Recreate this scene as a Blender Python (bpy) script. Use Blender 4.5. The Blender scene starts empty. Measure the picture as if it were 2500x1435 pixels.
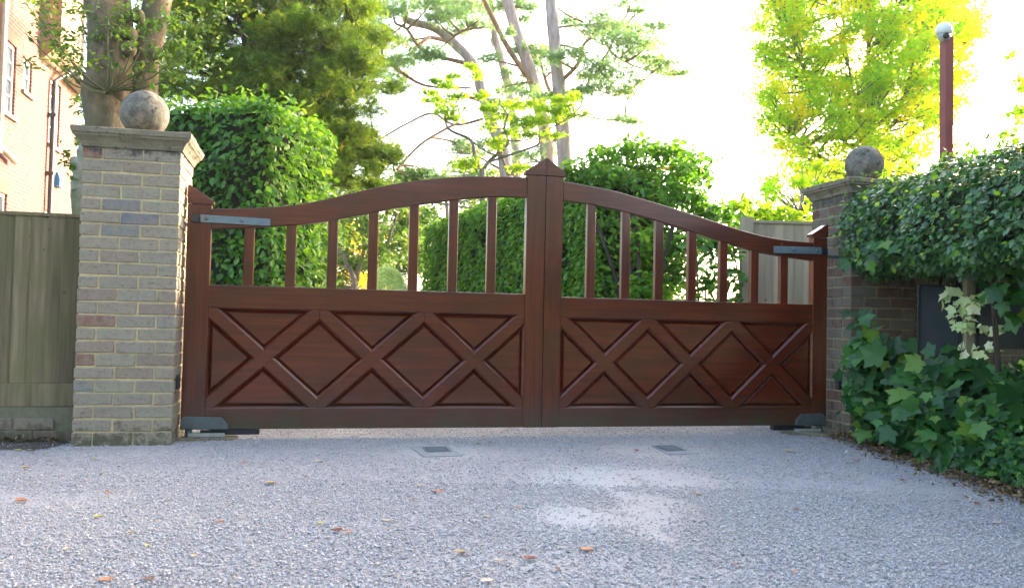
import bpy, bmesh, math, random
import numpy as np
from mathutils import Vector, Matrix
random.seed(7)
RNG = np.random.default_rng(11)
R = math.radians
scn = bpy.context.scene
C = scn.collection

# ------------------------------------------------------------------ camera
FPX, CX, CY = 2118.0, 1250.0, 717.5
PITCH, ROLL, EYE = R(2.05), 0.0215, 0.76
_fw = Vector((0, math.cos(PITCH), math.sin(PITCH)))
_up0 = Vector((0, -math.sin(PITCH), math.cos(PITCH)))
_rt0 = Vector((1, 0, 0))
# the photograph is turned slightly clockwise, so the camera is turned counter-clockwise
_rt = _rt0 * math.cos(ROLL) + _up0 * math.sin(ROLL)
_up = -_rt0 * math.sin(ROLL) + _up0 * math.cos(ROLL)
cam_d = bpy.data.cameras.new('camera')
cam = bpy.data.objects.new('camera', cam_d); C.objects.link(cam)
m = Matrix((_rt, _up, -_fw)).transposed().to_4x4()
m.translation = (0, 0, EYE)
cam.matrix_world = m
cam_d.sensor_width = 36; cam_d.lens = FPX / 2500 * 36
cam_d.clip_start = .05; cam_d.clip_end = 2000
cam_d.dof.use_dof = True; cam_d.dof.focus_distance = 5.6; cam_d.dof.aperture_fstop = 7.0
scn.camera = cam

# ------------------------------------------------------------------ light
SUN_AZ, SUN_EL = R(50), R(17)      # azimuth clockwise from +Y
w = bpy.data.worlds.new('World'); scn.world = w; w.use_nodes = True
nt = w.node_tree; bg = nt.nodes['Background']
sky = nt.nodes.new('ShaderNodeTexSky'); sky.sky_type = 'NISHITA'; sky.sun_disc = False
sky.sun_elevation = SUN_EL; sky.sun_rotation = SUN_AZ
sky.air_density = .85; sky.dust_density = 5.0; sky.ozone_density = .3
nt.links.new(sky.outputs[0], bg.inputs[0]); bg.inputs[1].default_value = .15
sd = bpy.data.lights.new('sun', 'SUN'); sd.energy = 2.2; sd.angle = R(.6); sd.color = (1, .84, .66)
so = bpy.data.objects.new('sun', sd); C.objects.link(so)
sv = Vector((math.sin(SUN_AZ) * math.cos(SUN_EL), math.cos(SUN_AZ) * math.cos(SUN_EL), math.sin(SUN_EL)))
so.rotation_euler = sv.to_track_quat('Z', 'Y').to_euler(); so.location = (0, 0, 30)
scn.view_settings.view_transform = 'Standard'; scn.view_settings.look = 'None'
scn.view_settings.exposure = 3.15; scn.view_settings.gamma = 1
scn.cycles.max_bounces = 8; scn.cycles.transparent_max_bounces = 8
scn.cycles.diffuse_bounces = 4; scn.cycles.transmission_bounces = 5

# ------------------------------------------------------------------ frames
TH = R(13.4); ct, st = math.cos(TH), math.sin(TH)
def W(u, v, z=0): return Vector((u * ct - v * st, u * st + v * ct, z))       # gate frame -> world
def UV(p): return (p[0] * ct + p[1] * st, -p[0] * st + p[1] * ct)
def ray(px, py):
    return (_fw + _rt * ((px - CX) / FPX) + _up * ((CY - py) / FPX))
def at(px, py, Y):
    r = ray(px, py); t = Y / r.y; return Vector((0, 0, EYE)) + r * t
def ground(px, py):
    r = ray(px, py); t = -EYE / r.z; return Vector((0, 0, EYE)) + r * t
def on_w(px, py, w0):      # plane parallel to the gate: returns (u, z)
    r = ray(px, py); k = -r.x * st + r.y * ct; t = w0 / k
    p = Vector((0, 0, EYE)) + r * t; return UV(p)[0], p.z
def on_u(px, py, u0):      # plane at right angles to the gate: returns (w, z)
    r = ray(px, py); k = r.x * ct + r.y * st; t = u0 / k
    p = Vector((0, 0, EYE)) + r * t; return UV(p)[1], p.z

# ------------------------------------------------------------------ helpers
def tag(o, label=None, cat=None, group=None, kind=None):
    if label: o['label'] = label
    if cat: o['category'] = cat
    if group: o['group'] = group
    if kind: o['kind'] = kind
    return o
def thing(name, label, cat, loc=(0, 0, 0), rz=0, group=None):
    o = bpy.data.objects.new(name, None); C.objects.link(o); o.empty_display_size = .1
    o.location = loc; o.rotation_euler = (0, 0, rz)
    return tag(o, label, cat, group)
def local(parent, v):
    if parent is None: return v
    a = np.asarray(v, float) - np.array(parent.location)
    rz = parent.rotation_euler[2]; c, s = math.cos(-rz), math.sin(-rz)
    return np.stack([a[:, 0] * c - a[:, 1] * s, a[:, 0] * s + a[:, 1] * c, a[:, 2]], 1)
def link(name, me, mat, parent):
    o = bpy.data.objects.new(name, me); C.objects.link(o)
    if mat: me.materials.append(mat)
    if parent: o.parent = parent
    return o

class MB:
    def __init__(s): s.v = []; s.f = []; s.r = []; s.cur = 0.5
    def add(s, vs, fs):
        b = len(s.v); s.v += [tuple(x) for x in vs]; s.f += [tuple(i + b for i in f) for f in fs]
        s.r += [s.cur] * len(fs); return s
    def box(s, x0, x1, y0, y1, z0, z1, j=0):
        vs = [(x, y, z) for z in (z0, z1) for y in (y0, y1) for x in (x0, x1)]
        if j: vs = [tuple(c + random.uniform(-j, j) for c in v) for v in vs]
        return s.add(vs, [(0, 2, 3, 1), (4, 5, 7, 6), (0, 1, 5, 4), (2, 6, 7, 3), (0, 4, 6, 2), (1, 3, 7, 5)])
    def prism(s, poly, y0, y1):                 # poly of (x,z), thickness along y
        n = len(poly)
        a = sum(poly[i][0] * poly[(i + 1) % n][1] - poly[(i + 1) % n][0] * poly[i][1] for i in range(n))
        if a < 0: poly = poly[::-1]
        vs = [(x, y0, z) for x, z in poly] + [(x, y1, z) for x, z in poly]
        fs = [tuple(range(n)), tuple(range(2 * n - 1, n - 1, -1))]
        fs += [(i, i + n, (i + 1) % n + n, (i + 1) % n) for i in range(n)]
        return s.add(vs, fs)
    def prismz(s, poly, z0, z1):                # poly of (x,y), thickness along z
        n = len(poly)
        a = sum(poly[i][0] * poly[(i + 1) % n][1] - poly[(i + 1) % n][0] * poly[i][1] for i in range(n))
        if a < 0: poly = poly[::-1]
        vs = [(x, y, z0) for x, y in poly] + [(x, y, z1) for x, y in poly]
        fs = [tuple(range(n - 1, -1, -1)), tuple(range(n, 2 * n))]
        fs += [(i, (i + 1) % n, (i + 1) % n + n, i + n) for i in range(n)]
        return s.add(vs, fs)
    def tube(s, pts, rad, n=8, cap=True, wob=0):
        pts = [Vector(p) for p in pts]; k = len(pts)
        if not hasattr(rad, '__len__'): rad = [rad] * k
        ref = Vector((0.3, 1, 0.2)).normalized(); vs = []
        for i, p in enumerate(pts):
            d = (pts[min(i + 1, k - 1)] - pts[max(i - 1, 0)]).normalized()
            a = d.cross(ref)
            if a.length < 1e-3: a = d.cross(Vector((1, 0, 0)))
            a.normalize(); b = d.cross(a)
            for q in range(n):
                t = 2 * math.pi * q / n; rr = rad[i] * (1 + random.uniform(-wob, wob))
                vs.append(p + a * math.cos(t) * rr + b * math.sin(t) * rr)
        fs = [(i * n + q, i * n + (q + 1) % n, (i + 1) * n + (q + 1) % n, (i + 1) * n + q) for i in range(k - 1) for q in range(n)]
        if cap: fs += [tuple(range(n))[::-1], tuple(range((k - 1) * n, k * n))]
        return s.add(vs, fs)
    def lathe(s, prof, c, n=20, axis='z'):
        vs = []
        for r, h in prof:
            for q in range(n):
                t = 2 * math.pi * q / n; x, y = r * math.cos(t), r * math.sin(t)
                vs.append((c[0] + x, c[1] + y, c[2] + h) if axis == 'z' else (c[0] + x, c[1] - h, c[2] + y))
        k = len(prof)
        fs = [(i * n + q, i * n + (q + 1) % n, (i + 1) * n + (q + 1) % n, (i + 1) * n + q) for i in range(k - 1) for q in range(n)]
        fs += [tuple(range(n))[::-1], tuple(range((k - 1) * n, k * n))]
        return s.add(vs, fs)
    def build(s, name, mat, parent=None, world=False, bevel=0, smooth=False, seg=2):
        vs = s.v
        if world and parent is not None: vs = local(parent, np.array(s.v)).tolist()
        me = bpy.data.meshes.new(name); me.from_pydata(vs, [], s.f)
        at_ = me.attributes.new('rnd', 'FLOAT', 'FACE'); at_.data.foreach_set('value', s.r)
        bm = bmesh.new(); bm.from_mesh(me)
        bmesh.ops.recalc_face_normals(bm, faces=bm.faces)
        if bevel:
            es = [e for e in bm.edges if len(e.link_faces) == 2 and e.calc_face_angle(0) > .35]
            bmesh.ops.bevel(bm, geom=es, offset=bevel, segments=seg, affect='EDGES', clamp_overlap=True, profile=.6)
        bm.to_mesh(me); bm.free()
        if smooth: me.shade_smooth()
        return link(name, me, mat, parent)

# ------------------------------------------------------------------ materials
def newmat(name):
    mt = bpy.data.materials.new(name); mt.use_nodes = True
    nt = mt.node_tree; return mt, nt, nt.nodes['Principled BSDF']
def N(nt, t, **kw):
    n = nt.nodes.new(t)
    for k, v in kw.items():
        if k in n.inputs: n.inputs[k].default_value = v
        else: setattr(n, k, v)
    return n
def ramp(nt, src, stops):
    r = nt.nodes.new('ShaderNodeValToRGB'); el = r.color_ramp.elements
    while len(el) < len(stops): el.new(.5)
    for e, (p, c) in zip(el, stops): e.position = p; e.color = (*c, 1)
    nt.links.new(src, r.inputs[0]); return r.outputs[0]
def mix(nt, a, b, f, blend='MIX'):
    n = nt.nodes.new('ShaderNodeMix'); n.data_type = 'RGBA'; n.blend_type = blend
    for sk, x in ((n.inputs[0], f), (n.inputs[6], a), (n.inputs[7], b)):
        if isinstance(x, bpy.types.NodeSocket): nt.links.new(x, sk)
        elif isinstance(x, tuple): sk.default_value = (*x, 1)
        else: sk.default_value = x
    return n.outputs[2]
def coords(nt, scale=(1, 1, 1), rot=(0, 0, 0)):
    tc = nt.nodes.new('ShaderNodeTexCoord'); mp = nt.nodes.new('ShaderNodeMapping')
    mp.inputs['Scale'].default_value = scale; mp.inputs['Rotation'].default_value = rot
    nt.links.new(tc.outputs['Object'], mp.inputs[0]); return mp.outputs[0]
def noise(nt, vec, scale, detail=4, rough=.55):
    n = N(nt, 'ShaderNodeTexNoise', Scale=scale, Detail=detail, Roughness=rough)
    nt.links.new(vec, n.inputs['Vector']); return n.outputs['Fac']
def bump(nt, h, b, strength=.4, dist=.01):
    n = N(nt, 'ShaderNodeBump', Strength=strength, Distance=dist)
    nt.links.new(h, n.inputs['Height']); nt.links.new(n.outputs[0], b.inputs['Normal'])
def rnd_attr(nt, name='rnd'):
    a = nt.nodes.new('ShaderNodeAttribute'); a.attribute_name = name; return a.outputs['Fac']
L = lambda nt, a, b: nt.links.new(a, b)

def leaf_mat(name, stops, trans=.4, rough=.45, spec=.4, tcol=None, patch=None):
    mt, nt, b = newmat(name)
    col = ramp(nt, rnd_attr(nt), stops)
    v = coords(nt)
    col = mix(nt, col, (.5, .5, .5), noise(nt, v, 3.0, 2), 'OVERLAY') if patch is None else mix(nt, col, patch, ramp(nt, noise(nt, v, 1.6, 2), [(.52, (0, 0, 0)), (.66, (1, 1, 1))]))
    L(nt, col, b.inputs['Base Color'])
    b.inputs['Roughness'].default_value = rough; b.inputs['Specular IOR Level'].default_value = spec
    tr = nt.nodes.new('ShaderNodeBsdfTranslucent')
    tc = mix(nt, col, tcol or (1.0, .95, .25), .55 if tcol is None else .6, 'MULTIPLY' if tcol is None else 'MIX')
    br = nt.nodes.new('ShaderNodeHueSaturation'); br.inputs['Value'].default_value = 1.7; L(nt, tc, br.inputs['Color'])
    L(nt, br.outputs[0], tr.inputs[0])
    mx = nt.nodes.new('ShaderNodeMixShader'); mx.inputs[0].default_value = trans
    L(nt, b.outputs[0], mx.inputs[1]); L(nt, tr.outputs[0], mx.inputs[2])
    L(nt, mx.outputs[0], nt.nodes['Material Output'].inputs[0]); return mt

def bark_mat(name, a, bcol, moss=None, sc=(14, 14, 3)):
    mt, nt, b = newmat(name); v = coords(nt, sc)
    n1 = noise(nt, v, 1.2, 6, .65); col = ramp(nt, n1, [(.3, a), (.7, bcol)])
    if moss:
        n2 = noise(nt, coords(nt), 2.2, 4); col = mix(nt, col, moss, ramp(nt, n2, [(.48, (0, 0, 0)), (.62, (1, 1, 1))]))
    L(nt, col, b.inputs['Base Color']); b.inputs['Roughness'].default_value = .9
    bump(nt, n1, b, .8, .03); return mt

def wood_mat(name, scale, rot=(0, 0, 0)):
    mt, nt, b = newmat(name); v = coords(nt, scale, rot)
    n1 = noise(nt, v, 1.0, 7, .65); n2 = noise(nt, coords(nt), 2.4, 3)
    col = ramp(nt, n1, [(.25, (.034, .0058, .0024)), (.5, (.088, .0138, .0046)), (.78, (.165, .0290, .0090))])
    col = mix(nt, col, (.045, .0105, .0050), ramp(nt, n2, [(.42, (0, 0, 0)), (.78, (.8, .8, .8))]))
    tc = nt.nodes.new('ShaderNodeTexCoord'); sx = nt.nodes.new('ShaderNodeSeparateXYZ'); L(nt, tc.outputs['Object'], sx.inputs[0])
    # splashed dirt and algae at the foot of the gate, broken up by noise
    mr = N(nt, 'ShaderNodeMapRange'); L(nt, sx.outputs[2], mr.inputs[0])
    mr.inputs[1].default_value = .30; mr.inputs[2].default_value = .04
    m3 = N(nt, 'ShaderNodeMath', operation='MULTIPLY'); m3.inputs[1].default_value = 1.5; L(nt, mr.outputs[0], m3.inputs[0]); mm = N(nt, 'ShaderNodeMath', operation='MULTIPLY'); L(nt, m3.outputs[0], mm.inputs[0]); L(nt, noise(nt, coords(nt), 5, 5), mm.inputs[1])
    col = mix(nt, col, (.055, .050, .028), mm.outputs[0])
    sp = ramp(nt, noise(nt, coords(nt), 90, 2), [(.74, (0, 0, 0)), (.77, (.5, .5, .5))])
    col = mix(nt, col, (.16, .12, .10), sp)
    L(nt, col, b.inputs['Base Color'])
    L(nt, ramp(nt, n1, [(.3, (.34, .34, .34)), (.8, (.25, .25, .25))]), b.inputs['Roughness'])
    b.inputs['Specular IOR Level'].default_value = .28
    b.inputs['Coat Weight'].default_value = .55; b.inputs['Coat Roughness'].default_value = .16
    bump(nt, n1, b, .12, .004); return mt

WV = wood_mat('gate_wood_upright', (45, 45, 1.6))
WH = wood_mat('gate_wood_level', (1.6, 45, 45))
WD = wood_mat('gate_wood_falling', (1.6, 45, 45), (0, R(44), 0))
WA = wood_mat('gate_wood_rising', (1.6, 45, 45), (0, R(-44), 0))

def metal_mat(name, col, rough=.45, met=.6, rust=.0):
    mt, nt, b = newmat(name); n = noise(nt, coords(nt), 22, 5)
    c = ramp(nt, n, [(.3, tuple(x * .75 for x in col)), (.7, col)])
    if rust: c = mix(nt, c, (.16, .10, .05), ramp(nt, noise(nt, coords(nt), 35, 4), [(.60, (0, 0, 0)), (.70, (rust,) * 3)]))
    L(nt, c, b.inputs['Base Color']); b.inputs['Metallic'].default_value = met; b.inputs['Roughness'].default_value = rough
    bump(nt, n, b, .1, .003); return mt
GALV = metal_mat('galvanised_steel', (.12, .145, .145), .48, .5, .5)
STRAP = metal_mat('painted_strap', (.14, .19, .21), .5, .3, .15)
BLACKP = metal_mat('black_plastic', (.012, .014, .018), .45, 0)
ALU = metal_mat('pale_alloy', (.42, .42, .38), .5, .3)

def plain(name, col, rough=.6, var=.25, sc=8, bmp=.2, met=0):
    mt, nt, b = newmat(name); n = noise(nt, coords(nt), sc, 5, .6)
    L(nt, ramp(nt, n, [(.25, tuple(x * (1 - var) for x in col)), (.75, tuple(min(1, x * (1 + var)) for x in col))]), b.inputs['Base Color'])
    b.inputs['Roughness'].default_value = rough; b.inputs['Metallic'].default_value = met
    if bmp: bump(nt, n, b, bmp, .01)
    return mt

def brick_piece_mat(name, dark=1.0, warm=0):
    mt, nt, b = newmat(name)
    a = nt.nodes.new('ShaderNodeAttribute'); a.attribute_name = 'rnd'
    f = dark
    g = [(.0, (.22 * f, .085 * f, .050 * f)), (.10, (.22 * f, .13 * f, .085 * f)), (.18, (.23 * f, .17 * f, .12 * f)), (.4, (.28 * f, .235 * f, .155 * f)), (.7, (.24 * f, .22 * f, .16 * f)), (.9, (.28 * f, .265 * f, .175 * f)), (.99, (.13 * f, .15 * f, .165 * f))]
    col = ramp(nt, a.outputs['Fac'], g)
    v = coords(nt); n1 = noise(nt, v, 14, 6, .65)
    col = mix(nt, col, (.27 * f, .20 * f, .155 * f), ramp(nt, n1, [(.42, (0, 0, 0)), (.62, (.85, .85, .85))]))
    n3 = noise(nt, v, 34, 5, .7); col = mix(nt, col, (.10 * f, .085 * f, .065 * f), ramp(nt, n3, [(.48, (0, 0, 0)), (.72, (.5, .5, .5))]))
    n2 = noise(nt, coords(nt, (1, 1, 2.5)), 26, 6, .7)
    col = mix(nt, col, (.05, .042, .035), ramp(nt, n2, [(.57, (0, 0, 0)), (.66, (.7, .7, .7))]))
    # black lichen under the coping, moss at the foot: both ragged
    tc = nt.nodes.new('ShaderNodeTexCoord'); sx = nt.nodes.new('ShaderNodeSeparateXYZ'); L(nt, tc.outputs['Object'], sx.inputs[0])
    def band(lo, hi, c, thr):
        nonlocal col
        mr = N(nt, 'ShaderNodeMapRange'); L(nt, sx.outputs[2], mr.inputs[0]); mr.inputs[1].default_value = lo; mr.inputs[2].default_value = hi
        ad = N(nt, 'ShaderNodeMath', operation='MULTIPLY_ADD'); ad.inputs[1].default_value = .35; L(nt, mr.outputs[0], ad.inputs[0]); L(nt, noise(nt, v, 13, 6, .75), ad.inputs[2])
        col = mix(nt, col, c, ramp(nt, ad.outputs[0], [(0, (0, 0, 0)), (thr, (0, 0, 0)), (thr + .12, (.85, .85, .85))]))
    band(1.60, 1.76, (.045, .038, .032), .76)
    band(.30, -.02, (.065, .065, .028), .70)
    L(nt, col, b.inputs['Base Color']); b.inputs['Roughness'].default_value = .85
    bump(nt, noise(nt, v, 38, 7, .75), b, 1.0, .010); return mt
BRICKM = brick_piece_mat('pillar_brick'); BRICK_SHADED = brick_piece_mat('pillar_brick_shaded', .55)  # second copy darkened, hedge shade put into the brick colour
def mortar_mat(name, c):
    mt, nt, b = newmat(name); v = coords(nt); n = noise(nt, v, 40, 5, .7)
    col = ramp(nt, n, [(.3, tuple(x * .7 for x in c)), (.65, c)])
    col = mix(nt, col, (.10, .09, .06), ramp(nt, noise(nt, v, 5, 4), [(.55, (0, 0, 0)), (.75, (.55, .55, .55))]))
    L(nt, col, b.inputs['Base Color']); b.inputs['Roughness'].default_value = .95; bump(nt, n, b, .7, .006); return mt
MORTAR = mortar_mat('sandy_mortar', (.50, .39, .21)); MORTAR_SHADED = mortar_mat('shaded_mortar', (.30, .25, .15))  # darker copy has the hedge shade put into the mortar colour

def stone_mat(name, c1, c2, dark, sc=9):
    mt, nt, b = newmat(name); v = coords(nt)
    n = noise(nt, v, sc, 7, .7); col = ramp(nt, n, [(.3, c1), (.65, c2)])
    col = mix(nt, col, dark, ramp(nt, noise(nt, v, sc * 1.7, 6, .72), [(.56, (0, 0, 0)), (.64, (.9, .9, .9))]))
    col = mix(nt, col, (.30, .17, .10), ramp(nt, noise(nt, v, sc * .5, 4, .6), [(.60, (0, 0, 0)), (.72, (.5, .5, .5))]))
    L(nt, col, b.inputs['Base Color']); b.inputs['Roughness'].default_value = .95
    bump(nt, noise(nt, v, sc * 4, 8, .75), b, .9, .012); return mt
STONE = stone_mat('weathered_coping', (.13, .11, .075), (.22, .19, .125), (.045, .04, .032))
BALL = stone_mat('lichened_ball', (.060, .052, .038), (.21, .195, .155), (.030, .024, .018), 17)

def fence_mat(name, c1, c2, moss):
    mt, nt, b = newmat(name); v = coords(nt, (30, 30, 1.4)); n = noise(nt, v, 1, 6, .6)
    r = rnd_attr(nt)
    col = ramp(nt, n, [(.3, c1), (.7, c2)])
    col = mix(nt, col, moss, ramp(nt, noise(nt, coords(nt), 3.2, 4), [(.42, (0, 0, 0)), (.72, (.75, .75, .75))]))
    h = nt.nodes.new('ShaderNodeHueSaturation'); L(nt, col, h.inputs['Color'])
    mr = N(nt, 'ShaderNodeMapRange'); L(nt, r, mr.inputs[0]); mr.inputs[3].default_value = .75; mr.inputs[4].default_value = 1.2
    L(nt, mr.outputs[0], h.inputs['Value'])
    kn = ramp(nt, noise(nt, coords(nt, (1, 1, .6)), 14, 2), [(.70, (0, 0, 0)), (.75, (.8, .8, .8))])
    L(nt, mix(nt, h.outputs[0], (.04, .035, .02), kn), b.inputs['Base Color']); b.inputs['Roughness'].default_value = .85
    bump(nt, n, b, .35, .006); return mt
FENCE = fence_mat('green_weathered_boards', (.085, .064, .032), (.23, .175, .10), (.12, .115, .04))
FENCEG = fence_mat('silver_boards', (.24, .19, .12), (.38, .31, .21), (.27, .25, .15))

# house brick (far away)
def house_brick():
    mt, nt, b = newmat('orange_house_brick')
    tc = nt.nodes.new('ShaderNodeTexCoord'); sx = nt.nodes.new('ShaderNodeSeparateXYZ'); L(nt, tc.outputs['Object'], sx.inputs[0])
    ad = N(nt, 'ShaderNodeMath', operation='ADD'); L(nt, sx.outputs[0], ad.inputs[0]); L(nt, sx.outputs[1], ad.inputs[1])
    cb = nt.nodes.new('ShaderNodeCombineXYZ'); L(nt, ad.outputs[0], cb.inputs[0]); L(nt, sx.outputs[2], cb.inputs[1])
    br = N(nt, 'ShaderNodeTexBrick'); L(nt, cb.outputs[0], br.inputs['Vector'])
    br.inputs['Scale'].default_value = 1; br.inputs['Brick Width'].default_value = .225; br.inputs['Row Height'].default_value = .075
    br.inputs['Mortar Size'].default_value = .009; br.inputs['Mortar'].default_value = (.19, .125, .10, 1)
    br.inputs['Color1'].default_value = (.155, .040, .034, 1); br.inputs['Color2'].default_value = (.11, .027, .023, 1)
    col = mix(nt, br.outputs[0], (.17, .078, .058), ramp(nt, noise(nt, tc.outputs['Object'], 1.3, 5), [(.45, (0, 0, 0)), (.8, (.6, .6, .6))]))
    L(nt, col, b.inputs['Base Color']); b.inputs['Roughness'].default_value = .9
    bump(nt, br.outputs['Fac'], b, -.5, .01); return mt
HBRICK = house_brick()

def gravel_mat(name, stops, sheet):
    mt, nt, b = newmat(name); v = coords(nt)
    if sheet:
        vo = N(nt, 'ShaderNodeTexVoronoi', Scale=120.0); L(nt, v, vo.inputs['Vector'])
        sp = nt.nodes.new('ShaderNodeSeparateColor'); L(nt, vo.outputs['Color'], sp.inputs[0]); src = sp.outputs[0]
    else: src = rnd_attr(nt)
    col = ramp(nt, src, stops)
    # worn sandy and pale dusty patches
    n1 = noise(nt, v, .75, 4); n2 = noise(nt, coords(nt, (1, 1.6, 1)), 1.25, 4)
    col = mix(nt, col, (.46, .42, .39), ramp(nt, n1, [(.52, (0, 0, 0)), (.72, (.6, .6, .6))]))
    col = mix(nt, col, (.36, .34, .35), ramp(nt, n2, [(.50, (0, 0, 0)), (.72, (.5, .5, .5))]))
    pn = noise(nt, v, 4.5, 5, .7)
    for X_, Y_, RX, RY, c_ in PATCH:
        mp = nt.nodes.new('ShaderNodeMapping'); mp.vector_type = 'TEXTURE'; mp.inputs['Location'].default_value = (X_, Y_, 0); mp.inputs['Scale'].default_value = (RX * 1.25, RY * 1.25, 1); L(nt, v, mp.inputs[0])
        ln = N(nt, 'ShaderNodeVectorMath', operation='LENGTH'); L(nt, mp.outputs[0], ln.inputs[0])
        ad = N(nt, 'ShaderNodeMath', operation='MULTIPLY_ADD'); L(nt, pn, ad.inputs[0]); ad.inputs[1].default_value = -1.6; L(nt, ln.outputs['Value'], ad.inputs[2])
        col = mix(nt, col, c_, ramp(nt, ad.outputs[0], [(-.0, (.6, .6, .6) if sheet else (.3, .3, .3)), (.5, (0, 0, 0))]))
    L(nt, col, b.inputs['Base Color']); b.inputs['Roughness'].default_value = .75
    if sheet: bump(nt, vo.outputs['Distance'], b, -.8, .008)
    return mt
GST = [(0, (.17, .16, .16)), (.12, (.27, .26, .26)), (.35, (.37, .36, .365)), (.65, (.44, .43, .435)), (.84, (.50, .49, .49)), (.92, (.41, .30, .26)), (1, (.58, .55, .51))]
PATCH = []
for _px, _py, _rx, _ry, _c in ((1420, 1262, 160, 34, (.38, .375, .37)), (1590, 1245, 120, 60, (.37, .325, .295)), (1480, 1168, 130, 26, (.41, .405, .405)), (1650, 1170, 120, 26, (.41, .36, .33)), (1600, 1098, 130, 20, (.41, .36, .31)), (1060, 1100, 110, 16, (.39, .37, .34))):
    _a, _b, _d = ground(_px, _py), ground(_px + _rx, _py), ground(_px, _py - _ry); PATCH.append((_a.x, _a.y, abs(_b.x - _a.x), abs(_d.y - _a.y), _c))
GRAV = gravel_mat('gravel_stones', GST, False); GRAVS = gravel_mat('gravel_sheet', [(p, tuple(c * .75 for c in k)) for p, k in GST], True)

# ------------------------------------------------------------------ leaf builder
def tpl_oval(w=.5, fold=.12, tip=.0):
    v = np.array([(0, 0, 0), (-w * .42, .30, fold * .8), (-w * .40, .68, fold), (0, 1, -.10 + tip), (w * .40, .68, fold), (w * .42, .30, fold * .8)])
    return v, [(0, 3, 2, 1), (0, 5, 4, 3)]
def tpl_tri(w=.5):
    v = np.array([(0, 0, 0), (-w * .5, .5, .08), (0, 1, 0), (w * .5, .5, .08)]); return v, [(0, 3, 2, 1)]
def tpl_lobed():
    pts = [(0, 0), (.14, -.07), (.30, -.05), (.46, .02), (.36, .16), (.49, .24), (.55, .36), (.68, .50), (.50, .52), (.38, .58), (.25, .55), (.25, .70), (.13, .80), (0, 1.0)]
    full = pts + [(-x, y) for x, y in pts[-2:0:-1]]
    v = [(x, y, .10 * abs(x) - .22 * y * y) for x, y in full] + [(0, .35, -.05)]
    n = len(full); return np.array(v), [(i, (i + 1) % n, n) for i in range(n)]
def tpl_hawthorn():
    pts = [(0, 0), (.14, .15), (.38, .30), (.22, .42), (.40, .62), (.20, .64), (.14, .88), (0, 1.0)]
    full = pts + [(-x, y) for x, y in pts[-2:0:-1]]
    v = [(x, y, .15 * abs(x) - .1 * y * y) for x, y in full] + [(0, .5, 0)]
    n = len(full); return np.array(v), [(i, (i + 1) % n, n) for i in range(n)]
def tpl_needles(n=9, wd=.035, rng=None):
    v = []; f = []
    for i in range(n):
        a = 2 * math.pi * i / n + random.uniform(-.3, .3); e = random.uniform(.1, 1.2)
        d = np.array((math.cos(a) * math.cos(e), math.sin(e) * 1.0, math.sin(a) * math.cos(e))); L_ = random.uniform(.7, 1)
        s = np.cross(d, (0.2, 1, .5)); s = s / np.linalg.norm(s) * wd; b = len(v)
        v += [tuple(-s), tuple(s), tuple(d * L_)]; f.append((b, b + 1, b + 2))
    return np.array(v), f
def tpl_spray(n=5, w=.16):      # a twig-end spray of small leaves
    v = []; f = []
    for i in range(n):
        a = (i - (n - 1) / 2) * .62; y0 = .12 * abs(i - (n - 1) / 2) ; d = np.array((math.sin(a), math.cos(a), random.uniform(-.3, .3))); s = np.array((math.cos(a), -math.sin(a), random.uniform(-.4, .4))) * w
        o = np.array((0, .15, 0)) - d * 0; ln = random.uniform(.6, .9); b = len(v)
        v += [tuple(o), tuple(o + d * ln * .5 + s), tuple(o + d * ln), tuple(o + d * ln * .5 - s)]; f.append((b, b + 1, b + 2, b + 3))
    return np.array(v), f
def nrmz(a): return a / np.maximum(np.linalg.norm(a, axis=1, keepdims=True), 1e-9)
def leaves(name, mat, parent, P, nrm, tipd, size, tpl, rnd=None):
    tv, tf = tpl; n = len(P); k = len(tv)
    if n == 0: return None
    nn = nrmz(nrm); d = nrmz(tipd - (tipd * nn).sum(1, keepdims=True) * nn); a = np.cross(d, nn)
    size = np.asarray(size).reshape(-1, 1, 1) * np.ones((n, 1, 1))
    V = P[:, None, :] + size * (tv[None, :, 0, None] * a[:, None] + tv[None, :, 1, None] * d[:, None] + tv[None, :, 2, None] * nn[:, None])
    V = V.reshape(-1, 3); V = local(parent, V) if parent is not None else V
    lens = np.array([len(f) for f in tf]); loops = np.concatenate([np.array(f) for f in tf])
    LI = (loops[None] + (np.arange(n) * k)[:, None]).reshape(-1)
    tot = np.tile(lens, n); start = np.concatenate([[0], np.cumsum(tot)[:-1]])
    me = bpy.data.meshes.new(name); me.vertices.add(len(V)); me.vertices.foreach_set('co', V.astype(np.float32).ravel())
    me.loops.add(len(LI)); me.loops.foreach_set('vertex_index', LI.astype(np.int32))
    me.polygons.add(len(tot)); me.polygons.foreach_set('loop_start', start.astype(np.int32))
    try: me.polygons.foreach_set('loop_total', tot.astype(np.int32))
    except Exception: pass
    me.update(calc_edges=True)
    if rnd is None: rnd = RNG.random(n)
    at_ = me.attributes.new('rnd', 'FLOAT', 'FACE'); at_.data.foreach_set('value', np.repeat(rnd, len(tf)).astype(np.float32))
    return link(name, me, mat, parent)
def rv(n): return RNG.normal(size=(n, 3))
def lump(P, f, seed=0):
    s = np.zeros(len(P)); r = np.random.default_rng(seed)
    for i in range(6):
        k = r.normal(size=3) * f * (1 + .5 * i); s += np.sin(P @ k + r.uniform(0, 6.28)) / (1 + .35 * i)
    return s / 3
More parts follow.
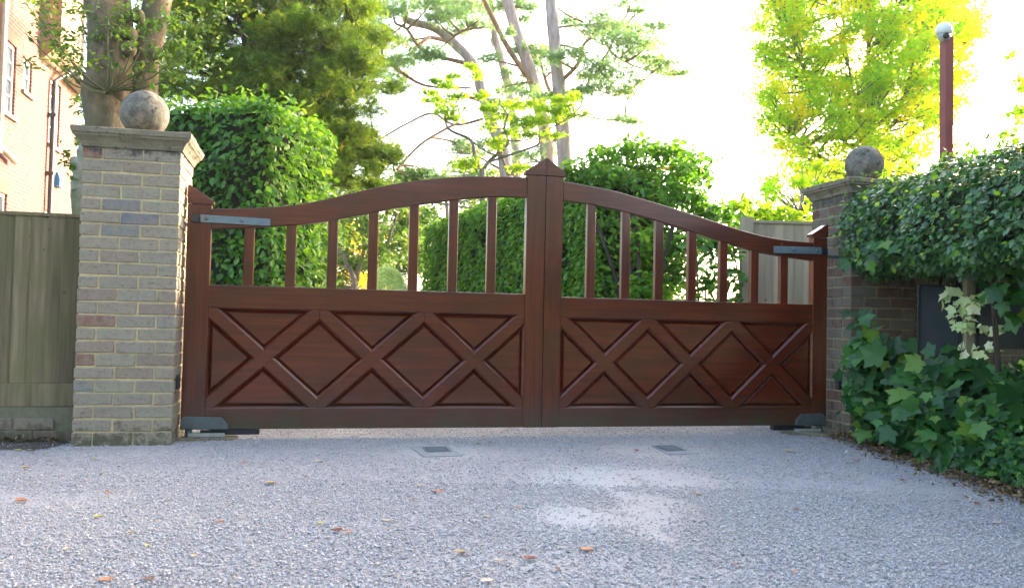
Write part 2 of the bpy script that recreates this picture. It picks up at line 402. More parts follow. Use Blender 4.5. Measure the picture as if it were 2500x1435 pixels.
def rbox(n, hx, hy, hz, r, faces='xXyYZ'):
    areas = {'x': hy * hz, 'X': hy * hz, 'y': hx * hz, 'Y': hx * hz, 'Z': hx * hy, 'z': hx * hy}
    fs = list(faces); p = np.array([areas[f] for f in fs]); ch = RNG.choice(len(fs), n, p=p / p.sum())
    Q = RNG.uniform(-1, 1, (n, 3)) * np.array((hx, hy, hz)); H = np.array((hx, hy, hz))
    for i, f in enumerate(fs):
        m_ = ch == i; ax = 'xyz'.index(f.lower()); Q[m_, ax] = H[ax] * (1 if f.isupper() else -1)
    In = np.clip(Q, -(H - r), H - r); nm = nrmz(Q - In); return In + nm * r, nm
def hedge_leaves(name, mat, parent, cen, h, rz, n, size, tpl, r=.15, faces='xXyYZ', amp=.05, depth=.10, freq=4, droop=.6, rndf=None, out=.6, upn=.5, seed=3, thin=0):
    P, nm = rbox(n, *h, r, faces); c, s = math.cos(rz), math.sin(rz); M = np.array(((c, -s, 0), (s, c, 0), (0, 0, 1)))
    P = P @ M.T; nm = nm @ M.T; P = P + np.array(cen)
    lp = lump(P, freq, seed); P = P + nm * (lp * amp - RNG.exponential(depth * .5, n).clip(0, depth * 2.5))[:, None]
    if thin:
        keep = RNG.random(n) > thin * np.clip(-lump(P, freq * 1.3, seed + 9) * 1.6, 0, 1); P = P[keep]; nm = nm[keep]; n = len(P)
    up = np.array((0, 0, 1.0)); nrm = nm * out + up * upn + rv(n) * .38; tip = -up * droop + nm * .55 + rv(n) * .55
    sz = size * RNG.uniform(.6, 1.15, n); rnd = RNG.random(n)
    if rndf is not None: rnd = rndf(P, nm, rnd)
    return leaves(name, mat, parent, P, nrm, tip, sz, tpl, rnd)
def clump_leaves(name, mat, parent, blobs, per, size, tpl, sub=7, flat=.6, droop=.15, rnd_shift=None, spread=.42):
    P = []; Rn = []
    for (c, r) in blobs:
        rx, ry, rz_ = r if hasattr(r, '__len__') else (r, r, r * .75)
        k = max(2, sub); cc = RNG.normal(size=(k, 3)); cc = nrmz(cc) * RNG.uniform(.25, 1, (k, 1)) * np.array((rx, ry, rz_)) + np.array(c)
        nn = max(6, int(per * rx * rz_ ** .5)); ch = RNG.integers(0, k, nn); g = RNG.normal(size=(nn, 3)) * np.array((rx, ry, rz_ * flat)) * spread
        P.append(cc[ch] + g); Rn.append(np.clip(RNG.random(nn) * .6 + RNG.random() * .4, 0, 1))
    P = np.concatenate(P); Rn = np.concatenate(Rn); n = len(P); up = np.array((0, 0, 1.0))
    return leaves(name, mat, parent, P, up * .9 + rv(n) * .6, -up * droop + rv(n), size * RNG.uniform(.6, 1.2, n), tpl, Rn)
def inpoly(x, y, poly):
    c = False; n = len(poly)
    for i in range(n):
        (x1, y1), (x2, y2) = poly[i], poly[(i + 1) % n]
        if (y1 > y) != (y2 > y) and x < (x2 - x1) * (y - y1) / (y2 - y1) + x1: c = not c
    return c
def blobs_in(poly, n, D, dD, r0, r1):
    xs = [p[0] for p in poly]; ys = [p[1] for p in poly]; out = []
    while len(out) < n:
        x, y = random.uniform(min(xs), max(xs)), random.uniform(min(ys), max(ys))
        if inpoly(x, y, poly):
            Y = D + random.uniform(-dD, dD); r = random.uniform(r0, r1) * D / FPX; out.append((at(x, y, Y), (r, r * 1.2, r * .7)))
    return out
def bl(lst, D, dD=.6):
    out = []
    for x, y, rx, ry in lst:
        Y = D + random.uniform(-dD, dD); out.append((at(x, y, Y), (rx * D / FPX, rx * D / FPX * .9, ry * D / FPX)))
    return out
def curve(pts, n=4):
    """Catmull-Rom through points"""
    pts = [Vector(p) for p in pts]; out = []
    for i in range(len(pts) - 1):
        p0 = pts[max(i - 1, 0)]; p1 = pts[i]; p2 = pts[i + 1]; p3 = pts[min(i + 2, len(pts) - 1)]
        for k in range(n):
            t = k / n; out.append(.5 * ((2 * p1) + (p2 - p0) * t + (2 * p0 - 5 * p1 + 4 * p2 - p3) * t * t + (3 * p1 - p0 - 3 * p2 + p3) * t ** 3))
    out.append(pts[-1]); return out
def limb(mb, pts, r0, r1, n=4, sides=8, wob=.06, jit=0):
    c = curve(pts, n); k = len(c)
    if jit: c = [p + Vector((random.uniform(-jit, jit), random.uniform(-jit, jit), random.uniform(-jit, jit))) for p in c]
    mb.tube(c, [r0 + (r1 - r0) * i / (k - 1) for i in range(k)], sides, True, wob)
def limb_px(mb, pxs, D, w0, w1, dD=0, **kw):
    k = len(pxs); limb(mb, [at(x, y, D + dD * i / max(1, k - 1)) for i, (x, y) in enumerate(pxs)], w0 / 2 * D / FPX, w1 / 2 * D / FPX, **kw)
def twigs_to(mb, roots, blobs, r=.012, sides=4):
    for c, _ in blobs:
        c = Vector(c); best = min(roots, key=lambda p: (p - c).length + (0 if p.z < c.z else .6)); mid = (best + c) * .5 + Vector((random.uniform(-.1, .1), random.uniform(-.1, .1), random.uniform(-.08, .05))) * (best - c).length
        limb(mb, [best, mid, c], r * 1.8, r * .5, 3, sides)

# ================================================================== SETTING
def sheet(name, pts, z, mat, kind='structure'):
    mb = MB(); mb.add([(x, y, z) for x, y in pts], [tuple(range(len(pts)))]); return tag(mb.build(name, mat), kind=kind)
LAWN = plain('rough_lawn', (.05, .08, .02), .95, .5, 3, .6)
sheet('ground', [(-400, -60), (400, -60), (400, 700), (-400, 700)], -.008, LAWN)
drive_pts = [(-6, -4), (2.72, -4), (2.62, 3), (2.58, 4.3), (2.62, 5.2), (2.75, 6.3), (2.6, 6.9), (1.3, 8.6), (-.2, 11), (-2.2, 16), (-5.5, 21), (-9, 20), (-4.2, 13), (-2.6, 8.6), (-2.5, 6.1), (-6, 5.1)]
sheet('gravel_driveway', drive_pts, 0, GRAVS)
SOIL = plain('leaf_litter_soil', (.05, .038, .026), .95, .6, 30, .9)
sheet('soil_bed', [(2.50, 3.0), (2.40, 4.2), (2.44, 5.0), (2.52, 5.8), (2.62, 6.35), (5, 7.4), (6, 3)], .006, SOIL)
sheet('soil_border', [(-6, 4.15), (-2.62, 4.93), (-2.6, 5.7), (-6, 5.6)], .006, SOIL)

# stones of the gravel that can be made out
def build_stones():
    n = 280000
    Y = np.sqrt(RNG.uniform(2.2 ** 2, 6.9 ** 2, n)); Y = np.where(RNG.random(n) < .35, RNG.uniform(2.2, 4.2, n), Y)
    X = RNG.uniform(-.64, .64, n) * Y
    keep = ~((X > 2.45) & (Y > 3)); X, Y = X[keep], Y[keep]
    pz = lump(np.stack([X * 1.2, Y * 1.6, X * 0], 1), 1.2, 5)      # thinner over the worn patches
    keep = RNG.random(len(X)) > np.clip(pz * 1.1 - .25, 0, .6); X, Y = X[keep], Y[keep]; n = len(X)
    pk = np.ones(n)
    for X_, Y_, RX, RY, c_ in PATCH: dd = np.hypot((X - X_) / RX, (Y - Y_) / RY) + lump(np.stack([X, Y, X * 0], 1), 6, 8) * .35; pk = np.minimum(pk, .12 + np.clip(dd - .45, 0, 1) * 1.6)
    k_ = RNG.random(n) < pk; X, Y = X[k_], Y[k_]; n = len(X)
    base = np.array([(1, 0, 0), (-1, 0, 0), (0, 1, 0), (0, -1, 0), (0, 0, 1), (.5, .5, -.6)], float) * np.array((1, .75, .55))
    k = 6; j = base[None] + RNG.normal(size=(n, k, 3)) * .16
    a = RNG.uniform(0, 6.28, n); c, s = np.cos(a), np.sin(a)
    sz = RNG.gamma(5, .0037 / 5, n).clip(.0018, .010)
    x = (j[..., 0] * c[:, None] - j[..., 1] * s[:, None]); y = (j[..., 0] * s[:, None] + j[..., 1] * c[:, None])
    V = np.stack([x, y, j[..., 2]], -1) * sz[:, None, None] + np.stack([X, Y, sz * .35 + RNG.uniform(0, .003, n)], 1)[:, None]
    tf = np.array([(0, 2, 4), (2, 1, 4), (1, 3, 4), (3, 0, 4), (2, 0, 5), (1, 2, 5), (3, 1, 5), (0, 3, 5)])
    LI = (tf.ravel()[None] + (np.arange(n) * k)[:, None]).ravel()
    me = bpy.data.meshes.new('gravel_stones'); me.vertices.add(n * k); me.vertices.foreach_set('co', V.astype(np.float32).ravel())
    me.loops.add(len(LI)); me.loops.foreach_set('vertex_index', LI.astype(np.int32)); me.polygons.add(n * 8)
    me.polygons.foreach_set('loop_start', (np.arange(n * 8) * 3).astype(np.int32)); me.update(calc_edges=True)
    at_ = me.attributes.new('rnd', 'FLOAT', 'FACE'); at_.data.foreach_set('value', np.repeat(RNG.random(n), 8).astype(np.float32))
    return tag(link('gravel', me, GRAV, None), 'loose pale blue-grey gravel strewn over the driveway', 'gravel', kind='stuff')
build_stones()

# ================================================================== PILLARS
def pillar(name, label, u0, w0, wd, dp, zc, dark, ang=0):
    mat, mor = (BRICK_SHADED, MORTAR_SHADED) if dark else (BRICKM, MORTAR)
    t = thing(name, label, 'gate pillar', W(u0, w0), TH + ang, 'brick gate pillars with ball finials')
    b = MB(); core = MB(); core.box(.006, wd - .006, .006, dp - .006, -.05, zc - .002)
    rows = int(zc / .0755); ch = zc / rows; H = (wd - .02) / 5 * 1; full = (wd - .02) / 2.5; half = full / 2
    for i in range(rows):
        z0, z1 = i * ch + .011, (i + 1) * ch
        if i == 0: z0 = -.03
        def put(x0, x1, y0, y1):
            r = random.random(); zc_ = (z0 + z1) / 2
            b.cur = .15 + r * .8
            if random.random() < .10: b.cur = random.random() * .12
            if not dark and 1.22 < zc_ < 1.46 and x0 > .08 and x1 < wd - .02 and random.random() < .85: b.cur = random.uniform(.95, 1)
            if dark and random.random() < .25: b.cur = random.random() * .2
            b.box(x0, x1, y0, y1, z0, z1, .0032)
        lens = [half, full, full] if i % 2 == 0 else [full, full, half]
        for (ya, yb, ls) in ((0, .10, lens), (dp - .10, dp, lens[::-1])):
            x = 0
            for l_ in ls:
                put(x, min(x + l_ - .0, wd) if ls[-1] is None else x + l_, ya, yb); x += l_ + .010
        inner = dp - .20 - .02
        for (xa, xb, fl) in ((0, .10, i % 2), (wd - .10, wd, 1 - i % 2)):
            l1 = inner * .62 if fl else inner * .36; put(xa, xb, .11, .11 + l1); put(xa, xb, .12 + l1, .11 + inner)
    b.build('brickwork', mat, t, bevel=.0035, seg=1); core.build('mortar', mor, t)
    # moulded coping: stacked rings
    cp = MB(); prof = [(-.0, zc), (.008, zc), (.011, zc + .010), (.018, zc + .028), (.034, zc + .050), (.048, zc + .060), (.050, zc + .070), (.058, zc + .076), (.061, zc + .104), (.054, zc + .111), (-.05, zc + .120)]
    vs = []; NS = 8
    for o_, z in prof:
        cs = [(-o_, -o_), (wd + o_, -o_), (wd + o_, dp + o_), (-o_, dp + o_)]
        for q in range(4):
            for k in range(NS):
                t_ = k / NS; x = cs[q][0] * (1 - t_) + cs[(q + 1) % 4][0] * t_; y = cs[q][1] * (1 - t_) + cs[(q + 1) % 4][1] * t_
                j = .0028; vs.append((x + random.uniform(-j, j), y + random.uniform(-j, j), z + (random.uniform(-j, j) * 1.6 if z > zc + .08 else 0)))
    n = 4 * NS; k = len(prof); fs = [(i * n + q, i * n + (q + 1) % n, (i + 1) * n + (q + 1) % n, (i + 1) * n + q) for i in range(k - 1) for q in range(n)]
    fs += [tuple(range(n))[::-1], tuple(range((k - 1) * n, k * n))]
    cp.add(vs, fs); cp.build('coping', STONE, t)
    # stone ball with its short mortared neck
    ball = MB(); rb = .146; cz = zc + .128 + rb; prof = []
    for i in range(25):
        a = -math.pi / 2 + .38 + (math.pi - .40) * i / 24; prof.append((rb * math.cos(a), rb * math.sin(a)))
    ball.lathe([(.06, -rb * 1.08)] + prof, (wd * .52, dp * .5, cz), 40)
    v2 = []
    for v in ball.v:
        p = Vector(v) - Vector((wd * .52, dp * .5, cz)); s_ = 1 + .012 * math.sin(p.x * 60 + 1) * math.sin(p.z * 50) + .010 * math.sin(p.y * 90 + p.x * 70) + random.uniform(-.004, .004)
        v2.append(tuple(Vector((wd * .52, dp * .5, cz)) + p * s_))
    ball.v = v2; ball.build('ball_finial', BALL, t, smooth=True); return t
uL, _ = on_w(418, 1085, 5.53)
PL = pillar('brick_pillar', 'pale grey-brown brick pillar with stone ball at the left of the gate', uL - .548, 5.53, .548, .56, 1.76, False)
PR = pillar('brick_pillar', 'brick pillar toned dark for shade, with stone ball half covered by the right hedge', 3.94, 5.68, .56, .52, 1.80, True)

# ================================================================== GATE
GW = 5.775     # w of the gate's front face
def g(px, py): return on_w(px, py, GW)
def clip_poly(poly, a, b, c):       # keep a*x+b*z+c >= 0
    out = []; n = len(poly)
    for i in range(n):
        p, q = poly[i], poly[(i + 1) % n]; dp_, dq = a * p[0] + b * p[1] + c, a * q[0] + b * q[1] + c
        if dp_ >= 0: out.append(p)
        if (dp_ >= 0) != (dq >= 0):
            t = dp_ / (dp_ - dq); out.append((p[0] + (q[0] - p[0]) * t, p[1] + (q[1] - p[1]) * t))
    return out
def inset(poly, d):
    n = len(poly); a = sum(poly[i][0] * poly[(i + 1) % n][1] - poly[(i + 1) % n][0] * poly[i][1] for i in range(n))
    if a < 0: poly = poly[::-1]
    out = list(poly)
    for i in range(n):
        p, q = poly[i], poly[(i + 1) % n]; dx, dz = q[0] - p[0], q[1] - p[1]; l = math.hypot(dx, dz); nx, nz = -dz / l, dx / l
        out = clip_poly(out, nx, nz, -(nx * p[0] + nz * p[1]) - d)
    return out
def ring(mb, p0, y0, p1, y1):
    n = len(p0)
    if len(p1) != n: return
    # align starting vertex
    k0 = min(range(n), key=lambda k: (p1[k][0] - p0[0][0]) ** 2 + (p1[k][1] - p0[0][1]) ** 2); p1 = p1[k0:] + p1[:k0]
    mb.add([(x, y0, z) for x, z in p0] + [(x, y1, z) for x, z in p1], [(i, (i + 1) % n, (i + 1) % n + n, i + n) for i in range(n)])

def gate_leaf(label, side, hx, mx, top_hi, top_lo, mid, bot, bal, capm, caph, strap, bolts, shoe, lat):
    """side=+1: hung on the left. All outlines traced on the gate's own plane. hx/mx: px (inner, outer) of hanging and meeting stile."""
    u_out = g(hx[0], 860)[0]; t = thing('gate_leaf', label, 'gate', W(u_out, GW), TH, 'pair of wooden driveway gates')
    def l(px, py): u, z = g(px, py); return (u - u_out, z)
    hi = [l(*p) for p in top_hi]; lo = [l(*p) for p in top_lo]
    a0, a1 = sorted((0, l(hx[1], 860)[0])); b0, b1 = sorted((l(mx[0], 860)[0], l(mx[1], 860)[0]))
    zb = .5 * (l(*bot[0])[1] + l(*bot[1])[1]); TK = .065
    inner0, inner1 = (a1, b0) if side > 0 else (b1, a0)
    # stiles
    hs = MB(); hs.box(a0, a1, 0, TK, zb, caph[0]); hs.build('hanging_stile', WV, t, bevel=.004)
    cap = MB()
    pk, lowz = caph[1], caph[0]
    if side > 0: poly = [(a0 - .002, lowz + .004), (a1 + .012, lowz + .004), (a1 + .014, lowz + .024), (a0 + .008, pk), (a0 - .002, pk - .006)]
    else: poly = [(a1 + .002, lowz + .004), (a0 - .012, lowz + .004), (a0 - .014, lowz + .024), (a1 - .008, pk), (a1 + .002, pk - .006)]
    cap.prism(poly, -.008, TK + .008); cap.build('stile_cap', WH, t, bevel=.003)
    ms = MB(); ms.box(b0, b1, -.002, TK, zb, capm[0]); ms.build('meeting_stile', WV, t, bevel=.003)
    cap = MB(); pk, lowz = capm[1], capm[0]
    if side > 0: poly = [(b1, lowz + .004), (b0 - .012, lowz + .004), (b0 - .014, lowz + .026), (b1 - .004, pk), (b1, pk)]
    else: poly = [(b0, lowz + .004), (b1 + .012, lowz + .004), (b1 + .014, lowz + .026), (b0 + .004, pk), (b0, pk)]
    cap.prism(poly, -.010, TK + .008); cap.build('stile_cap', WH, t, bevel=.0025)
    # swept top rail
    def smooth(p):
        c = curve([Vector((x, 0, z)) for x, z in p], 5); return [(v.x, v.z) for v in c]
    H_, L_ = smooth(hi), smooth(lo)
    def trim(P_): return [q for q in P_ if inner0 + .002 < q[0] < inner1 - .002]
    def fin(P_):
        import bisect
        P_ = sorted(P_)
        def zat(x):
            for i in range(len(P_) - 1):
                if P_[i][0] <= x <= P_[i + 1][0]: tt = (x - P_[i][0]) / (P_[i + 1][0] - P_[i][0] + 1e-9); return P_[i][1] * (1 - tt) + P_[i + 1][1] * tt
            return P_[0][1] if x < P_[0][0] else P_[-1][1]
        return zat
    zh, zl = fin(H_), fin(L_)
    xs = [inner0 + (inner1 - inner0) * i / 40 for i in range(41)]
    tr = MB(); tr.prism([(x, zh(x)) for x in xs] + [(x, zl(x)) for x in xs[::-1]], .003, TK - .003); tr.build('top_rail', WH, t, bevel=.004, seg=1)
    # mid rail / bottom rail
    def zr(a): return .5 * (l(*a[0])[1] + l(*a[1])[1])
    zm1, zm0 = zr(mid[:2]), zr(mid[2:]); zbr = zr(bot[2:])
    mr = MB(); mr.box(inner0, inner1, .002, TK - .002, zm0, zm1); mr.build('middle_rail', WH, t, bevel=.005)
    br = MB(); br.box(inner0, inner1, .002, TK - .002, zb + .001, zbr); br.build('bottom_rail', WH, t, bevel=.004)
    # balusters
    for bx in bal:
        uc = l(bx, 650)[0]; hw = .0315; bb = MB(); zt = min(zl(uc - hw), zl(uc + hw)) + .02
        zt = min(zt, zh(uc) - .02); bb.box(uc - hw, uc + hw, .012, TK - .012, zm1 - .006, zt); bb.build('baluster', WV, t, bevel=.003, seg=1)
    # lattice of three crosses
    x0, x1, z0, z1 = inner0, inner1, zbr, zm0; cw = (x1 - x0) / 3; hb, dl = .037, -.008; openings = []
    rect = [(x0, z0), (x1, z0), (x1, z1), (x0, z1)]
    def line(pa, pb):       # normalised left-hand normal form
        dx, dz = pb[0] - pa[0], pb[1] - pa[1]; n_ = math.hypot(dx, dz); a, b = -dz / n_, dx / n_; return a, b, -(a * pa[0] + b * pa[1])
    falls, rises = [], []
    for k in range(3):
        xa, xb = x0 + cw * k, x0 + cw * (k + 1); falls.append(line((xa, z1 + dl), (xb, z0 - dl))); rises.append(line((xa, z0 - dl), (xb, z1 + dl)))
    def half(poly, ln, sgn): a, b, c = ln; return clip_poly(poly, a * sgn, b * sgn, c * sgn - hb)
    for k in range(3):
        xa, xb = x0 + cw * k, x0 + cw * (k + 1); cell = [(xa, z0), (xb, z0), (xb, z1), (xa, z1)]
        for ln, nm, off, mt in ((falls[k], 'diagonal_brace', .002, WD), (rises[k], 'diagonal_brace', .0008, WA)):
            a, b, c = ln; p = clip_poly(clip_poly(cell, a, b, c + hb), -a, -b, -c + hb); bb = MB(); bb.prism(p, off, .030); bb.build(nm, mt, t, bevel=.0022, seg=1)
        openings.append(half(half(cell, falls[k], 1), rises[k], 1)); openings.append(half(half(cell, falls[k], -1), rises[k], -1))
    openings.append(half(half([(x0, z0), (x0 + cw, z0), (x0 + cw, z1), (x0, z1)], falls[0], -1), rises[0], 1))
    openings.append(half(half([(x1 - cw, z0), (x1, z0), (x1, z1), (x1 - cw, z1)], falls[2], 1), rises[2], -1))
    for k in range(2):
        xa, xb = x0 + cw * k, x0 + cw * (k + 2); p = [(xa, z0), (xb, z0), (xb, z1), (xa, z1)]
        p = half(half(p, falls[k], 1), rises[k], -1); p = half(half(p, falls[k + 1], -1), rises[k + 1], 1); openings.append(p)
    for p in openings:
        n = len(p); a = sum(p[i][0] * p[(i + 1) % n][1] - p[(i + 1) % n][0] * p[i][1] for i in range(n))
        if a < 0: p = p[::-1]
        p = [q for i, q in enumerate(p) if math.hypot(q[0] - p[i - 1][0], q[1] - p[i - 1][1]) > 1e-4]
        pm = MB(); p1 = inset(p, .010); p2 = inset(p, .012); p3 = inset(p, .028); p4 = inset(p, .030)
        ring(pm, p, .0028, p1, .013); ring(pm, p1, .013, p2, .034); ring(pm, p2, .034, p3, .0195); ring(pm, p3, .0195, p4, .0150)
        pm.add([(x, .0150, z) for x, z in p4], [tuple(range(len(p4)))])
        e = inset(p, -.0) ; pm.add([(x, .045, z) for x, z in p], [tuple(range(n - 1, -1, -1))] if n == len(p) else [tuple(range(len(p)))])
        pm.build('panel', WH, t)
    # strap hinge
    sp = [l(*p) for p in strap]; sm = MB(); sm.prism(sp, -.011, -.003); so_ = sm.build('hinge_strap', STRAP, t, bevel=.0015, seg=1)
    for q in bolts:
        x, z = l(*q); bm_ = MB(); bm_.lathe([(.013, 0), (.0125, .003), (.009, .007), (.003, .0085)], (x, -.011, z), 14, 'y'); bm_.build('bolt', GALV, so_, smooth=False)
    xe = sp[0][0]; ze = (sp[0][1] + sp[3][1]) / 2; e = -side
    hb_ = MB(); hb_.box(*sorted((xe + e * .004, xe + e * .052)), -.014, .030, ze - .026, ze + .024); hb_.build('hinge_knuckle', BLACKP, so_, bevel=.003)
    arm = MB(); arm.box(*sorted((xe + e * .02, xe + e * (.115 if side > 0 else .22))), .004, .03, ze - .052, ze - .030); arm.build('hinge_arm', GALV, so_, bevel=.002)
    # foot shoe
    sh = MB(); sh.prism([l(*p) for p in shoe], -.012, .02); sh.build('foot_shoe', GALV, t, bevel=.004)
    return t

zc_ = lambda px, py: g(px, py)[1]
capmz = (zc_(1300, 428), zc_(1331, 386))
GLf = gate_leaf('left leaf of the brown wooden gate, beside the pale brick pillar', 1, (446, 505), (1279, 1324.5),
    [(505, 509), (600, 508), (700, 502), (780, 490), (860, 471), (950, 451), (1050, 437), (1120, 431.5), (1200, 430.5), (1290, 433)],
    [(505, 560), (600, 556), (700, 550), (790, 542), (870, 527), (950, 511), (1020, 500), (1090, 490), (1160, 483), (1230, 480), (1290, 482)],
    [(512, 694), (1280, 718), (520, 748), (1270, 771)], [(450, 1046), (1310, 1045), (520, 992), (1270, 998)],
    [606, 709, 811, 910, 1009, 1106, 1200], capmz, (zc_(500, 500), zc_(470, 451)),
    [(490, 524), (660, 535), (660, 552), (490, 543)], [(504, 533.5), (590, 539.5)],
    [(441, 1047), (441, 1022), (449, 1016), (542, 1018), (557, 1036), (556, 1047.5)], None)
GRf = gate_leaf('right leaf of the brown wooden gate, hung on the dark pillar by the hedge', -1, (2018, 1984), (1325.8, 1368),
    [(1365, 441), (1430, 452), (1500, 466), (1560, 483), (1625, 502), (1716, 531), (1812, 562), (1884, 580), (1940, 588), (1990, 593)],
    [(1365, 488), (1434, 497), (1510, 513), (1601, 537), (1682, 563), (1762, 589), (1836, 611), (1908, 625), (1990, 637)],
    [(1370, 727), (1985, 741), (1387, 776), (1962, 788)], [(1330, 1045), (2015, 1036), (1385, 998), (1960, 991)],
    [1444, 1529, 1611, 1692, 1769, 1845, 1917], capmz, (zc_(2000, 580), zc_(2022, 548)),
    [(2004, 604), (1888, 601), (1888, 618), (2004, 621)], [(1936, 610.5), (1994, 612)],
    [(2016, 1036), (2016, 1018), (2006, 1008), (1956, 1010), (1942, 1024), (1941, 1037)], None)

# underground-motor gear at each hinge
def motor(label, px, s, lenb):
    x, _ = g(px, 1060); t = thing('gate_motor', label, 'gate motor', W(x, GW + .03), TH, 'gate motors')
    b = MB(); b.prismz([(-.05, -.10), (.30, -.09), (.33, .02), (.28, .14), (-.05, .14)] if s > 0 else [(.05, -.10), (-.30, -.09), (-.33, .02), (-.28, .14), (.05, .14)], -.01, .016); b.build('base_pad', STONE, t, bevel=.004)
    b = MB(); b.box(*sorted((s * .03, s * .25)), -.03, .08, .016, .040); b.build('housing', ALU, t, bevel=.004)
    b = MB(); b.lathe([(.022, 0), (.022, .05)], (s * .03, 0, .016), 14); b.build('pivot', GALV, t)
    b = MB(); b.box(*sorted((s * .16, s * lenb)), -.02, .03, .028, .062); b.box(*sorted((s * .10, s * .17)), -.012, .022, .038, .056); b.build('drive_arm', BLACKP, t, bevel=.004)
motor('steel gate motor at the foot of the left leaf', 446, 1, .46)
motor('steel gate motor at the foot of the right leaf', 2014, -1, .42)
# cracked paving slab by the right pillar
p = [ground(*q) for q in ((1925, 1052), (1990, 1043), (2078, 1052), (2072, 1066), (2020, 1068), (1960, 1062))]
mb = MB(); mb.prismz([(q.x, q.y) for q in p], .0, .024); tag(mb.build('paving_slab', STONE, bevel=.004), 'cracked grey stone slab on the gravel at the foot of the dark pillar', 'paving slab')

# photocells
def cell(label, u, w_, z, rz):
    t = thing('gate_sensor', label, 'sensor', W(u, w_, z), TH + rz, 'photocells on the pillars')
    b = MB(); b.box(-.028, .028, -.022, 0, -.045, .045); b.build('housing', BLACKP, t, bevel=.008)
    b = MB(); b.lathe([(.014, 0), (.014, .003), (.008, .005)], (0, -.021, .012), 14, 'y'); b.build('lens', plain('sensor_lens', (.03, .03, .05), .1, .1, 5, 0), t)
w_, z_ = on_u(430, 932, uL); cell('small black sensor on the inner side of the pale pillar', uL, w_, z_, R(90))
w_, z_ = on_u(2050, 935, 3.94); cell('small black sensor on the side of the dark pillar', 3.94, w_, z_, R(-90))

# ================================================================== LEFT FENCE
def fence_left():
    wf = 5.78; t = thing('timber_fence', 'greenish close-board fence left of the pale brick pillar', 'fence', W(uL - .59, wf), TH)
    ur = uL - .577
    zt = on_w(100, 524, wf)[1]; zk = on_w(100, 935, wf)[1]; zk0 = on_w(100, 990, wf)[1]
    x = 0.0; b = MB(); k = 0
    while x > -3.0:
        wdt = .094 + random.uniform(-.006, .006); b.cur = random.random()
        # feather-edge board: thick on one edge, thin on the other
        b.prismz([(x, 0), (x - wdt, -.0), (x - wdt, -.030 - random.uniform(0, .004)), (x + .010, -.006)], zk + .001, zt - .012 + random.uniform(-.003, .003)); x -= wdt - .006
    b.build('boards', FENCE, t)
    b = MB(); b.box(-3, .012, -.034, .03, zt - .012, zt + .010); b.build('capping_rail', FENCE, t, bevel=.003)
    b = MB(); b.box(-3, .012, -.036, -.004, zk0, zk); b.build('gravel_board', FENCE, t, bevel=.003)
    t2 = thing('brick_plinth', 'low mossy brick footing under the greenish fence', 'wall', W(uL - .59, wf), TH)
    b = MB(); mo = MB(); mo.box(-3, .006, -.058, .05, -.05, zk0 - .004)
    for r_ in range(3):
        x = .008 - (.11 if r_ % 2 else 0); z0 = .002 + r_ * .075
        if z0 + .065 > zk0: break
        while x > -3:
            b.cur = random.random() * .35; b.box(x - .215, x, -.066 + random.uniform(-.004, .002), .04, z0, min(z0 + .066, zk0 - .006), .003); x -= .227
    b.build('bricks', brick_piece_mat('plinth_brick', .8), t2, bevel=.004, seg=1); mo.build('mortar', mortar_mat('mossy_mortar', (.16, .15, .09)), t2)
fence_left()

